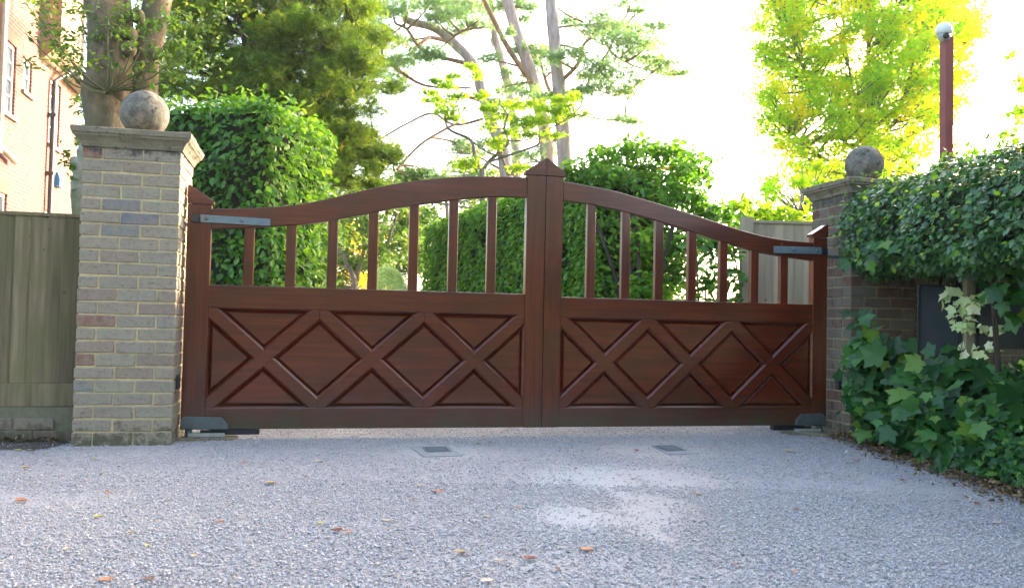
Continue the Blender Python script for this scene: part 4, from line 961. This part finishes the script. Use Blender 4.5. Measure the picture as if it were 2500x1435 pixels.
pine('thin grey pine trunk behind the lime-green tree', 24, 1268, [(1262, 420), (1246, 241), (1225, 150), (1204, 65), (1188, -80)], (26, 16),
     [([(1222, 130), (1180, 140), (1130, 165), (1050, 180)], 5, 2), ([(1205, 68), (1160, 70), (1110, 85)], 6, 3)],
     [(1170, 60, 40, 10), (1120, 75, 30, 8), (1150, 15, 50, 14), (1100, 8, 45, 12), (1240, 180, 15, 10), (1210, 100, 14, 14)], 1800)
pine('crooked pine with thick rust-brown limbs bending left over the yew', 19, 1260, [(1235, 420), (1200, 300), (1178, 232), (1156, 158), (1102, 101), (1059, 68), (998, 52), (986, 28), (984, -40)], (34, 14),
     [([(1150, 158), (1110, 148), (1066, 137), (1023, 115), (994, 72), (968, 60)], 12, 6), ([(1005, 130), (1030, 105), (1052, 92), (1095, 103)], 9, 12), ([(1150, 215), (1037, 209), (965, 166), (930, 140)], 5, 11), ([(1196, 288), (1188, 252), (1131, 234)], 16, 8), ([(1180, 290), (1110, 305), (1055, 277), (994, 302), (936, 335), (910, 350)], 7, 4), ([(1120, 300), (1080, 320), (1023, 356), (969, 414)], 7, 6), ([(1060, 130), (1110, 90), (1170, 50)], 5, 3), ([(985, 60), (940, 110), (915, 190)], 5, 2), ([(1095, 103), (1130, 75), (1180, 68)], 6, 3)],
     [(900, 40, 35, 20), (930, 20, 40, 16), (960, 30, 30, 12), (1000, 12, 40, 14), (1050, 10, 40, 12), (920, 75, 30, 18), (950, 100, 35, 14), (905, 120, 25, 18), (985, 145, 40, 14), (950, 155, 35, 14), (1000, 100, 25, 12), (1060, 125, 30, 12), (1035, 140, 30, 12), (920, 180, 25, 14), (970, 185, 25, 10), (1090, 40, 35, 10), (1130, 30, 35, 10), (1060, 45, 25, 10), (1150, 370, 45, 16), (1120, 350, 20, 10), (1200, 350, 30, 12), (1060, 430, 40, 12), (1030, 418, 25, 8), (1210, 250, 20, 8)], 1700)

# --- lime-green tree in front of the pines
def lime_tree():
    D = 14; c = at(1178, 780, D); t = thing('lime_green_tree', 'small lime-green tree with crooked branches rising behind the gate', 'tree', (c.x, c.y, 0)); mb = MB(); roots = []
    for pts, a, b in (([(1178, 600), (1178, 430), (1178, 421)], 17, 14), ([(1178, 421), (1160, 380), (1149, 342), (1102, 320), (1088, 299), (1085, 250)], 11, 4), ([(1178, 421), (1196, 392), (1239, 353), (1232, 313), (1240, 280)], 11, 5), ([(1196, 395), (1270, 370), (1314, 353), (1318, 330), (1350, 310)], 7, 3), ([(1149, 342), (1190, 372), (1230, 380)], 5, 4), ([(1242, 428), (1228, 390), (1222, 350)], 10, 4), ([(1088, 299), (1120, 240), (1150, 200), (1160, 170)], 4, 2), ([(1242, 428), (1280, 400), (1320, 395)], 6, 3), ([(1150, 376), (1085, 372)], 4, 2), ([(1230, 345), (1295, 340), (1300, 315)], 5, 2), ([(1350, 310), (1400, 285), (1430, 280)], 4, 2)):
        P_ = [at(x, y, D + random.uniform(-.15, .15)) for x, y in pts]
        if pts[0][1] == 600: P_.insert(0, Vector((P_[0].x, P_[0].y, 0)))
        cv = curve(P_, 4); roots += cv; mb.tube(cv, [(a + (b - a) * i / (len(cv) - 1)) / 2 * D / FPX for i in range(len(cv))], 7, True, .08)
    bs = bl([(1150, 162, 20, 8), (1168, 182, 14, 12), (1110, 185, 20, 8), (1095, 205, 30, 12), (1050, 225, 22, 10), (1075, 240, 35, 14), (1110, 235, 25, 10), (1085, 270, 38, 18), (1110, 290, 25, 12), (1060, 205, 12, 12), (1175, 232, 22, 6), (1200, 265, 28, 16), (1240, 260, 40, 14), (1290, 262, 45, 16), (1340, 268, 45, 18), (1370, 245, 35, 12), (1400, 235, 18, 8), (1220, 290, 30, 18), (1270, 295, 40, 18), (1320, 300, 40, 18), (1360, 290, 30, 14), (1290, 325, 35, 10), (1240, 320, 25, 12), (1345, 330, 30, 8), (1400, 285, 22, 10), (1430, 278, 14, 6), (1270, 412, 35, 12), (1150, 395, 30, 14), (1215, 350, 20, 14), (1130, 405, 25, 10), (1190, 310, 20, 16), (1380, 262, 25, 8)], D, .5)
    twigs_to(mb, roots, bs, .007); mb.build('trunk', BARK_GREY, t, world=True); clump_leaves('crown', LIME, t, bs, 2600, .075, tpl_spray(5, .13), 7, .5, .1, spread=.38)
lime_tree()

# --- maple on the right and its neighbours
wood_tree('tall bright yellow-green maple with upright stems right of the gate', 16, [(1880, -60), (2390, -60), (2400, 30), (2370, 150), (2350, 250), (2300, 330), (2220, 420), (2100, 450), (1960, 465), (1895, 400), (1870, 320), (1840, 260), (1860, 180), (1840, 100)], 620, (18, 30),
          [([(2118, 440), (2118, 360), (2122, 250), (2120, 120), (2125, -60)], 18, 7), ([(2118, 400), (2090, 260), (2065, 120), (2050, -40)], 11, 4), ([(2120, 390), (2150, 250), (2180, 100), (2190, -50)], 11, 4), ([(2120, 420), (2180, 300), (2230, 180), (2280, 40)], 9, 3), ([(2115, 430), (2040, 330), (1980, 220), (1930, 90)], 8, 3), ([(2110, 440), (2020, 390), (1940, 330)], 7, 3), ([(2130, 430), (2220, 350), (2310, 230), (2360, 100)], 8, 3)], 1500, .075, MAPLE, tpl=tpl_spray(5, .15), dD=1.6, name='maple_tree', spread=.62, sub=8)
wood_tree('yellow-green tree at the right edge of the view', 17, [(2470, 110), (2600, 60), (2640, 420), (2520, 380), (2450, 330), (2460, 200)], 30, (18, 28), [([(2560, 600), (2555, 300), (2550, 120)], 14, 6)], 1300, .09, MAPLE, tpl=tpl_spray(5, .15), name='maple_tree', spread=.34)
wood_tree('bright yellow-green bush between the grey fence and the dark pillar', 12, [(1850, 480), (1890, 430), (1950, 400), (2060, 400), (2080, 560), (1840, 560)], 46, (18, 26), [([(1950, 620), (1950, 520)], 10, 5)], 1500, .075, MAPLE, name='garden_bush', tpl=tpl_spray(5, .15))
wood_tree('yellow-green shrub rising behind the right hedge', 11, [(2150, 400), (2500, 330), (2560, 470), (2150, 470)], 26, (18, 26), [([(2350, 620), (2350, 460)], 10, 5)], 700, .08, MAPLE, name='garden_shrub', tpl=tpl_spray(5, .15))

# --- CCTV pole
def cctv():
    D = 9.0; a = at(2310, 400, D); top = at(2308, 92, D); t = thing('camera_pole', 'dark red square pole carrying a security camera above the right hedge', 'pole', (a.x, a.y, 0), R(12)); b = MB()
    b.box(-.048, .048, -.048, .048, 0, top.z); b.build('pole', plain('maroon_paint', (.20, .045, .04), .6, .15, 6, .1), t, bevel=.006)
    t2 = thing('security_camera', 'white dome security camera on top of the dark red pole', 'camera', (top.x - .03, top.y - .03, top.z), R(12)); wp = plain('white_housing', (.62, .64, .65), .35, .05, 5, 0)
    b = MB(); b.lathe([(.065, .0), (.082, .012), (.084, .055), (.080, .075), (.060, .105), (.030, .122), (.004, .126)], (0, 0, .02), 24); b.build('housing', wp, t2, smooth=True)
    b = MB(); b.lathe([(.004, -.072), (.028, -.066), (.052, -.045), (.066, -.012), (.066, .018)], (0, 0, .012), 24); b.build('dome', plain('smoked_dome', (.30, .31, .32), .25, .1, 5, 0), t2, smooth=True)
    b = MB(); b.lathe([(.030, 0), (.030, .028), (.022, .032)], (-.02, -.045, -.012), 16, 'y'); b.build('lens', BLACKP, t2)
cctv()

# ================================================================== RIGHT HEDGE AND THE HOLLOW BELOW
def right_hedge():
    t = thing('hawthorn_hedge', 'glossy clipped hawthorn hedge overhanging the right pillar', 'hedge', (3.1, 5.0, 0))
    rz = R(88); cen = (3.30, 4.30, 1.45); h = (2.4, .92, .32)
    f = lambda P, nm, r: np.clip(r * .80 + .22 * np.clip(nm[:, 2], 0, 1), 0, .985)  # top leaves lightened, light from above put into the colour
    # local X of the box runs along world Y; its +Y side faces the drive
    hedge_shade_core(t, cen, h, rz, .14); TP = tpl_hawthorn()
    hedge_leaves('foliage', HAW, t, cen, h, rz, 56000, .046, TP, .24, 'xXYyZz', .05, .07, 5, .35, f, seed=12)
    n = 1500; P, nm = rbox(n, *h, .2, 'ZYX'); c, s = math.cos(rz), math.sin(rz); M = np.array(((c, -s, 0), (s, c, 0), (0, 0, 1))); P = P @ M.T + np.array(cen); nm = nm @ M.T; P += nm * RNG.uniform(.0, .10, (n, 1))
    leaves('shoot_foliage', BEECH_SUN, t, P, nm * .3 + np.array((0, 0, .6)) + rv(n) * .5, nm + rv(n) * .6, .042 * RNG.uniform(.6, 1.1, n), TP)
    st_ = MB()
    for k in range(14):
        x, y = random.uniform(2.85, 3.5), random.uniform(3.6, 6.3); limb(st_, [(x, y, 0), (x + random.uniform(-.15, .15), y, .6), (x + random.uniform(-.2, .2), y, 1.4)], .022, .012, 3, 6)
    for k in range(60):
        x, y = random.uniform(2.6, 3.4), random.uniform(3.6, 6.3); limb(st_, [(x, y, 1.35), (x + random.uniform(-.2, .2), y + random.uniform(-.2, .2), 1.12 + random.uniform(-.1, .1))], .004, .002, 2, 4)
    st_.build('stems', BARK_DARK, t, world=True); t.rotation_euler[0] = .045
right_hedge()

def back_wall():
    t = thing('brick_wall', 'dark shaded brick wall running right from the dark pillar behind the hedge', 'wall', W(4.505, 5.84), TH); b = MB(); mo = MB(); mo.box(0, 3.2, .006, .22, -.05, 1.38)
    for r_ in range(18):
        x = -(.1125 if r_ % 2 else 0); z0 = .006 + r_ * .0755
        while x < 3.2:
            b.cur = random.random() * .6; b.box(max(x, 0), x + .215, 0, .1, z0, z0 + .065, .002); x += .225
    b.build('bricks', BRICK_SHADED, t, bevel=.003, seg=1); mo.build('mortar', MORTAR_SHADED, t)
back_wall()
def boards():
    m_ = plain('dark_blue_grey_board', (.030, .040, .055), .45, .3, 2.5, .05); D = 5.55
    for label, x0, x1, y0, y1, dd in (('dark blue-grey board in the hollow under the hedge, left of the timber post', 2242, 2352, 698, 866, 0), ('dark grey-green board in the hollow under the hedge, right of the timber post', 2384, 2560, 694, 850, -.12)):
        a = at(x0, y1, D + dd); b_ = at(x1, y0, D + dd); t = thing('notice_board', label, 'board', (a.x, a.y, 0), 0, 'boards under the hedge')
        q = MB(); q.box(0, b_.x - a.x, 0, .02, a.z, b_.z); q.build('board', m_, t, bevel=.003)
        q = MB(); q.box(.0, b_.x - a.x, -.006, .0, b_.z - .012, b_.z + .004); q.box(-.004, .012, -.006, .0, a.z, b_.z - .012); q.build('frame', BLACKP, t)
        q = MB(); q.box(.03, .08, .022, .07, 0, b_.z); q.build('post', FENCE, t)
    a = at(2366, 800, D - .06); q = MB(); q.box(-.028, .028, -.02, .03, 0, 1.12); o = q.build('timber_post', FENCEG, bevel=.004); o.location = (a.x, a.y, 0); tag(o, 'slim pale timber post between the two dark boards', 'post')
boards()

def saplings():
    TP = tpl_lobed(); spec = []
    # (label, px,py of ground, list of leafy regions)
    def plant(name, label, cat, base, blobs, D, n, size, tpl, mat, group=None, hang=False):
        c = ground(*base) if base[1] < 1400 else at(base[0], base[1], D); t = thing(name, label, cat, (c.x, c.y, 0), 0, group); sm = MB(); P = []; 
        for (x, y, rx, ry, dd) in blobs:
            q = at(x, y, D + dd)
            if hang: limb(sm, [(q.x + .08, q.y + .12, 1.28), (q.x + .03, q.y + .02, (q.z + 1.28) / 2 + .03), q], .003, .0015, 4, 5)
            else: limb(sm, [(c.x + random.uniform(-.12, .12), c.y + random.uniform(-.12, .12), 0), ((c.x + q.x) / 2 + random.uniform(-.08, .08), (c.y + q.y) / 2, q.z * .6), q], .004, .002, 4, 5)
            k = int(1.6 * n * rx * ry / 2000); g_ = RNG.normal(size=(k, 3)) * .55; P.append(np.array(q) + g_ * np.array((rx * D / FPX, .16, ry * D / FPX)))
        sm.build('stems', TWIG_G, t, world=True); P = np.concatenate(P); P = P[P[:, 2] > .04]; k = len(P); fwd = np.array((-.55, -.75, .35))
        leaves('foliage', mat, t, P, fwd * 1.0 + np.array((0, 0, .45)) + rv(k) * .55, np.array((-.1, -.25, -.75)) + rv(k) * .55, size * np.clip(RNG.normal(.72, .30, k), .3, 1.35), tpl)
    plant('sycamore_sapling', 'broad-leaved sycamore sapling growing against the dark pillar', 'sapling', (2130, 1085), [(2110, 820, 30, 40, .1), (2150, 870, 50, 40, 0), (2130, 940, 50, 40, 0), (2200, 900, 50, 50, .1), (2170, 990, 60, 50, 0), (2120, 1010, 35, 40, .05), (2230, 960, 50, 60, .1), (2095, 880, 20, 50, .1), (2100, 780, 14, 20, .1)], 5.75, 34, .125, TP, SYC, 'saplings along the right edge')
    plant('sycamore_sapling', 'sycamore sapling in front of the dark boards', 'sapling', (2310, 1120), [(2270, 905, 50, 36, .2), (2330, 900, 40, 36, .2), (2300, 930, 60, 50, .1), (2250, 1010, 60, 50, 0), (2330, 1010, 60, 60, 0), (2390, 940, 40, 50, .1), (2300, 1070, 60, 30, -.05), (2200, 1050, 50, 30, .1)], 5.2, 36, .12, TP, SYC, 'saplings along the right edge')
    plant('sycamore_sapling', 'sycamore sapling nearest the camera at the right edge', 'sapling', (2440, 1175), [(2450, 945, 40, 40, .3), (2480, 980, 50, 60, .2), (2420, 1020, 50, 60, .1), (2450, 1090, 60, 50, 0), (2390, 1080, 50, 40, .1), (2490, 1130, 40, 40, -.1), (2495, 905, 26, 26, .3), (2530, 1010, 50, 90, .2)], 4.7, 34, .105, TP, SYC, 'saplings along the right edge')
    plant('climbing_sycamore', 'sycamore twig hanging from the hedge in front of the right board', 'twig', (2475, 1170), [(2440, 630, 30, 20, 0), (2480, 660, 25, 20, 0), (2440, 705, 22, 18, 0), (2490, 720, 20, 30, 0), (2500, 770, 20, 20, 0)], 4.75, 34, .10, TP, SYC, None, True)
    plant('ivy', 'pale ivy climbing the slim timber post', 'ivy', (2366, 1100), [(2330, 725, 14, 16, 0), (2365, 745, 14, 30, 0), (2355, 790, 22, 16, 0), (2395, 805, 18, 14, 0), (2380, 850, 20, 16, 0)], 5.40, 60, .07, TP, VARI)
    plant('weed_patch', 'low feathery weeds at the foot of the dark pillar', 'weeds', (2105, 1085), [(2085, 1070, 20, 14, 0), (2110, 1060, 25, 20, 0), (2140, 1075, 30, 14, 0), (2095, 1040, 16, 20, 0)], 6.15, 130, .035, OVN, BEECH)
    plant('sycamore_twig', 'leafy sycamore twigs hanging from the lower left corner of the hedge', 'twig', (2140, 1080), [(2130, 610, 35, 18, 0), (2180, 595, 35, 16, 0), (2220, 580, 25, 14, 0), (2090, 640, 14, 10, 0)], 5.75, 60, .09, TP, SYC, None, True)
    plant('hedge_seedling', 'small oval-leaved seedling at the driveway edge under the saplings', 'seedling', (2330, 1135), [(2320, 1090, 25, 25, 0), (2270, 1120, 14, 20, 0), (2360, 1110, 25, 25, 0), (2400, 1130, 20, 20, 0)], 4.85, 60, .075, tpl_oval(.62), SYC)
saplings()
n = 5200; a = RNG.random(n); Y = 3.9 + a * 2.45; X0 = 2.47 + .03 * np.sin(Y * 5) + np.where(Y > 5.9, (Y - 5.9) * .25, 0)
d = np.abs(RNG.normal(0, .22, n)); hgt = np.minimum(.42, .05 + d * 1.1); P = np.stack([X0 + d, Y, RNG.random(n) * hgt + .015], 1)
tag(leaves('ground_ivy', SYC, None, P, np.array((-.6, -.3, .7)) + rv(n) * .5, np.array((-.4, -.2, -.4)) + rv(n) * .7, .05 * RNG.uniform(.5, 1.3, n), tpl_hawthorn()), 'low dark green ground cover at the foot of the saplings', 'ground cover', kind='stuff')

# unseen trees added right to block sun and behind to darken gate reflections
for i, (x, y, hgt, lab) in enumerate(((7.6, 3.5, 6.5, 'unseen evergreen added to shade the drive, nearest of four beyond the right edge'), (9.0, 7.5, 7.0, 'unseen evergreen added to shade the drive, second of four beyond the right edge'), (10.4, 11.5, 6.0, 'unseen evergreen added to shade the drive, third of four beyond the right edge'), (12.2, 15.6, 6.0, 'unseen evergreen added to shade the drive, farthest of four beyond the right edge'),
        (-9, -11, 6.5, 'broad tree added behind the viewer to darken reflections, leftmost of four'), (-3.5, -12, 6.0, 'broad tree added behind the viewer to darken reflections, second from the left'), (2.5, -12, 6.5, 'broad tree added behind the viewer to darken reflections, third from the left'), (8.5, -11, 6.0, 'broad tree added behind the viewer to darken reflections, rightmost of four'))):
    t = thing('light_blocking_tree', lab, 'tree', (x, y, 0), 0, 'unseen trees added to block light'); b = MB(); b.tube([(x, y, 0), (x, y, hgt * .8)], [.16, .05], 8); b.build('trunk', BARK_DARK, t, world=True)
    n = 9000; d = nrmz(rv(n)); P = d * np.array((1.5 if y > 0 else 3.2, 2.2, hgt / 2)) * RNG.uniform(.45, 1, (n, 1)) ** .4 + np.array((x, y, hgt / 2)); P = P[P[:, 2] > .05]; leaves('crown', YEW, t, P, rv(len(P)), rv(len(P)), .22 * np.ones(len(P)), TRI)

# ================================================================== SMALL THINGS ON THE GROUND
def drain(label, q):
    p = [ground(*a) for a in q[0]]; c = sum(p, Vector()) / 4; t = thing('drain_cover', label, 'drain cover', (c.x, c.y, 0), 0, 'drain covers before the gate'); b = MB()
    b.prismz([(a.x, a.y) for a in p], .001, .006); b.build('surround', plain('worn_concrete', (.26, .26, .255), .9, .2, 14, .4), t, world=True, bevel=.003)
    p = [ground(*a) for a in q[1]]; b = MB(); b.prismz([(a.x, a.y) for a in p], .0062, .0095); lid = b.build('lid', plain('dark_steel_lid', (.15, .18, .19), .5, .2, 20, .2, .3), t, world=True, bevel=.001)
    b = MB(); k = [p[0].lerp(p[1], .5)]; 
    for i in range(4):
        a, c2 = p[i], p[(i + 1) % 4]; m_ = sum(p, Vector()) / 4; a2, c3 = a.lerp(m_, .22), c2.lerp(m_, .22); b.tube([(a2.x, a2.y, .0102), (c3.x, c3.y, .0102)], .0022, 5)
    b.build('rim', GALV, lid, world=False) if False else None
    o = MB(); o.v = local(t, np.array(b.v)).tolist(); o.f = b.f; o.r = b.r; rim = o.build('rim', GALV, lid)
drain('square metal drain cover in front of the left gate leaf', ([(1000, 1091), (1090, 1089), (1130, 1113), (1035, 1116)], [(1030, 1094), (1090, 1093.5), (1103, 1105), (1041, 1106)]))
drain('square metal drain cover in front of the right gate leaf', ([(1588, 1088), (1650, 1086), (1705, 1108), (1630, 1110)], [(1594, 1090.5), (1644, 1089.5), (1676, 1102), (1627, 1103.5)]))

LC = {'orange': (.50, .20, .08), 'rust': (.28, .07, .03), 'tan': (.50, .34, .18), 'brown': (.20, .10, .06), 'yellow': (.50, .45, .08), 'green': (.16, .24, .04), 'pale': (.55, .42, .32), 'dark': (.07, .06, .03)}
LM = {k: plain('dry_leaf_' + k, v, .7, .3, 30, .2) for k, v in LC.items()}
FL = [(62, 1145, 22, 'tan', 'tan fallen leaf on the gravel below the left fence'), (51, 1228, 34, 'orange', 'flat orange fallen leaf near the left edge of the gravel'), (248, 1160, 14, 'green', 'small green leaf on the gravel before the pale pillar'), (231, 1124, 12, 'yellow', 'tiny yellow leaf close to the foot of the pale pillar'),
 (47, 1102, 14, 'yellow', 'yellow leaf at the edge of the soil under the left fence'), (74, 1104, 18, 'dark', 'dark curled leaf under the left fence'), (111, 1111, 14, 'green', 'green leaf left of the pale pillar foot'), (262, 1207, 20, 'orange', 'pale orange leaf in front of the pale pillar'),
 (239, 1266, 20, 'yellow', 'olive yellow leaf in the left foreground gravel'), (319, 1305, 18, 'tan', 'small tan curled leaf in the left foreground'), (360, 1336, 14, 'yellow', 'pale yellow leaf in the lower left foreground'), (162, 1347, 22, 'pale', 'pale pinkish leaf in the lower left corner area'),
 (256, 1422, 36, 'orange', 'long orange brown leaf at the bottom edge, lower left'), (360, 1418, 28, 'brown', 'brown leaf at the bottom edge beside the orange one'), (476, 1362, 20, 'tan', 'tan leaf in the left foreground above the bottom edge'), (536, 1279, 20, 'orange', 'orange leaf on open gravel left of the middle'),
 (660, 1184, 28, 'tan', 'large two-toned tan leaf in front of the left gate leaf'), (745, 1169, 14, 'brown', 'small brown leaf in front of the left gate leaf'), (596, 1133, 16, 'orange', 'orange leaf just before the left gate leaf'), (778, 1130, 18, 'pale', 'pale leaf just before the left gate leaf'),
 (780, 1284, 17, 'yellow', 'bright yellow-green leaf beside the rust red one'), (822, 1300, 26, 'rust', 'rust red upright leaf in the middle foreground'), (852, 1303, 18, 'orange', 'small orange leaf touching the right of the rust red one'), (942, 1277, 24, 'pale', 'pale curled leaf in the middle foreground'),
 (924, 1382, 14, 'pale', 'tiny pale leaf near the bottom of the gravel, left of middle'), (1025, 1188, 18, 'tan', 'tan leaf below the left drain cover'), (1066, 1204, 24, 'orange', 'orange twisted leaf below the left drain cover'), (1009, 1223, 14, 'rust', 'dark red leaf under the twisted orange one'),
 (1168, 1087, 14, 'green', 'bright green leaf beside the left drain cover'), (1195, 1082, 13, 'dark', 'dark green leaf right of the bright green one'), (1406, 1148, 13, 'rust', 'small rust leaf between the two drain covers'), (1264, 1243, 16, 'orange', 'orange leaf at the left rim of the pale worn patch'),
 (1190, 1264, 14, 'tan', 'small tan leaf left of the pale worn patch'), (1124, 1354, 30, 'tan', 'large yellowish tan leaf in the lower middle'), (1220, 1376, 26, 'pale', 'pale curled leaf with a raised tip in the lower middle'), (1295, 1369, 30, 'rust', 'long dark red leaf in the lower middle'),
 (1435, 1346, 32, 'orange', 'wide orange tan leaf right of the lower middle'), (1190, 1423, 32, 'pale', 'pale leaf at the very bottom in the middle'), (1362, 1396, 18, 'brown', 'small dark leaf near the bottom, right of middle'), (1705, 1211, 18, 'tan', 'tan leaf on open gravel below the right drain cover'),
 (1554, 1103, 16, 'rust', 'reddish leaf left of the right drain cover'), (1928, 1104, 26, 'tan', 'large tan leaf before the right end of the gate'), (1944, 1248, 14, 'rust', 'small rust leaf on the right foreground gravel'), (1796, 1384, 13, 'orange', 'tiny orange leaf in the lower right foreground'),
 (1940, 1401, 16, 'orange', 'upright orange leaf at the bottom right'), (2090, 1126, 16, 'orange', 'bright orange leaf near the weeds by the dark pillar'), (2070, 1132, 14, 'tan', 'tan leaf left of the bright orange one by the dark pillar'), (2168, 1124, 20, 'rust', 'reddish leaf at the edge of the planting right of the pillar'),
 (2265, 1142, 20, 'orange', 'brown-orange leaf under the sapling edge'), (2203, 1176, 16, 'rust', 'rust leaf on the gravel before the saplings'), (2385, 1233, 20, 'rust', 'dark rust curled leaf on the far right gravel'), (2438, 1282, 22, 'pale', 'pale orange leaf at the far right of the gravel'),
 (2461, 1192, 26, 'brown', 'brown leaf lying under the nearest sapling'), (2008, 1141, 12, 'orange', 'small orange leaf in front of the dark pillar')]
for (px, py, sz, colr, lab) in FL:
    c = ground(px, py); s = sz * c.y / FPX * 1.1; a = random.uniform(0, 6.28) if sz < 24 else random.choice((0, math.pi)) + random.uniform(-.5, .5); N_ = 7; vs = []; curl = random.uniform(.25, .9); tw = random.uniform(-.5, .5)
    for i in range(N_ + 1):
        t_ = i / N_; wd = .36 * math.sin(math.pi * (t_ * .94 + .03)) ** .75 * (1 + .18 * (i % 2)); x = (t_ - .5)
        for q in (-1, -.5, 0, .5, 1): vs.append((x, q * wd * (1 - .25 * curl), .30 * curl * (q * q) * wd * 1.6 + .25 * curl * (x * 2) ** 2 * .6 + tw * q * x * .3))
    mb = MB(); ca, sa = math.cos(a), math.sin(a); zmin = min(v[2] for v in vs)
    mb.add([((x * ca - y * sa) * s, (x * sa + y * ca) * s, (z - zmin) * s) for x, y, z in vs], [(i * 5 + q, i * 5 + q + 1, (i + 1) * 5 + q + 1, (i + 1) * 5 + q) for i in range(N_) for q in range(4)])
    mb.tube([((-.5 * ca) * s, (-.5 * sa) * s, .05 * s), ((-.78 * ca) * s, (-.78 * sa) * s, .12 * s)], .012 * s, 4)
    o = mb.build('fallen_leaf', LM[colr], smooth=False); o.location = (c.x, c.y, .009); tag(o, lab, 'leaf', 'fallen leaves on the gravel')
c = ground(2067, 1106); mb = MB(); mb.lathe([(.012 * math.cos(a), .010 * math.sin(a)) for a in (-1.4, -.8, -.2, .3, .8, 1.4)], (0, 0, .010), 9); o = mb.build('pebble', plain('pale_pebble', (.55, .52, .48), .8, .1, 20, .2)); o.location = c; tag(o, 'single pale pebble on the gravel before the dark pillar', 'stone')

# dry needles and grass stalks scattered over the gravel
n = 900; Y = np.sqrt(RNG.uniform(2.4 ** 2, 6.2 ** 2, n)); X = RNG.uniform(-.62, .62, n) * Y; k = X < 2.4; X, Y = X[k], Y[k]
P = np.stack([X, Y, np.full(len(X), .012)], 1); n = len(P)
tag(leaves('dry_litter', LM['tan'], None, P, np.array((0, 0, 1.0)) + rv(n) * .1, rv(n) * np.array((1, 1, .05)), .035 * RNG.uniform(.5, 1.3, n), (np.array([(-.02, 0, 0), (.02, 0, 0), (.02, 1, .05), (-.02, 1, .05)]), [(0, 1, 2, 3)])), 'dry stalks and needles scattered over the gravel', 'litter', kind='stuff')
n = 4200; a = RNG.random(n); P = np.stack([2.42 - np.abs(RNG.normal(0, .10, n)) + np.abs(RNG.normal(0, .22, n)), 3.8 + a * 2.6, RNG.uniform(.01, .03, n)], 1)
Q = np.stack([-2.7 - RNG.random(1500) * 2, np.full(1500, 0.), RNG.uniform(.01, .03, 1500)], 1); Q[:, 1] = 5.62 + (Q[:, 0] + 2.7) * st / ct - .42 + np.abs(RNG.normal(0, .10, 1500)); P = np.concatenate([P, Q]); n = len(P)
tag(leaves('leaf_litter', leaf_mat('brown_litter', [(0, (.06, .04, .02)), (.5, (.14, .09, .05)), (.85, (.28, .18, .09)), (1, (.12, .14, .04))], .1), None, P, np.array((0, 0, 1.0)) + rv(n) * .6, rv(n), .035 * RNG.uniform(.5, 1.3, n), OVN), 'brown leaf litter under the hedge and fence', 'litter', kind='stuff')

# ------------------------------------------------------------------ thin haze volume added for sky glare
def haze():
    mt = bpy.data.materials.new('glare_haze'); mt.use_nodes = True; nt = mt.node_tree; nt.nodes.remove(nt.nodes['Principled BSDF'])
    v = nt.nodes.new('ShaderNodeVolumePrincipled'); v.inputs['Color'].default_value = (.95, .96, .97, 1); v.inputs['Density'].default_value = .0007; v.inputs['Anisotropy'].default_value = .3
    nt.links.new(v.outputs[0], nt.nodes['Material Output'].inputs['Volume'])
    mb = MB(); mb.box(-45, 45, -12, 45, -1.0, 13.0); tag(mb.build('haze', mt), 'thin haze added to imitate sky glare over the far trees', 'haze', kind='stuff')
haze()
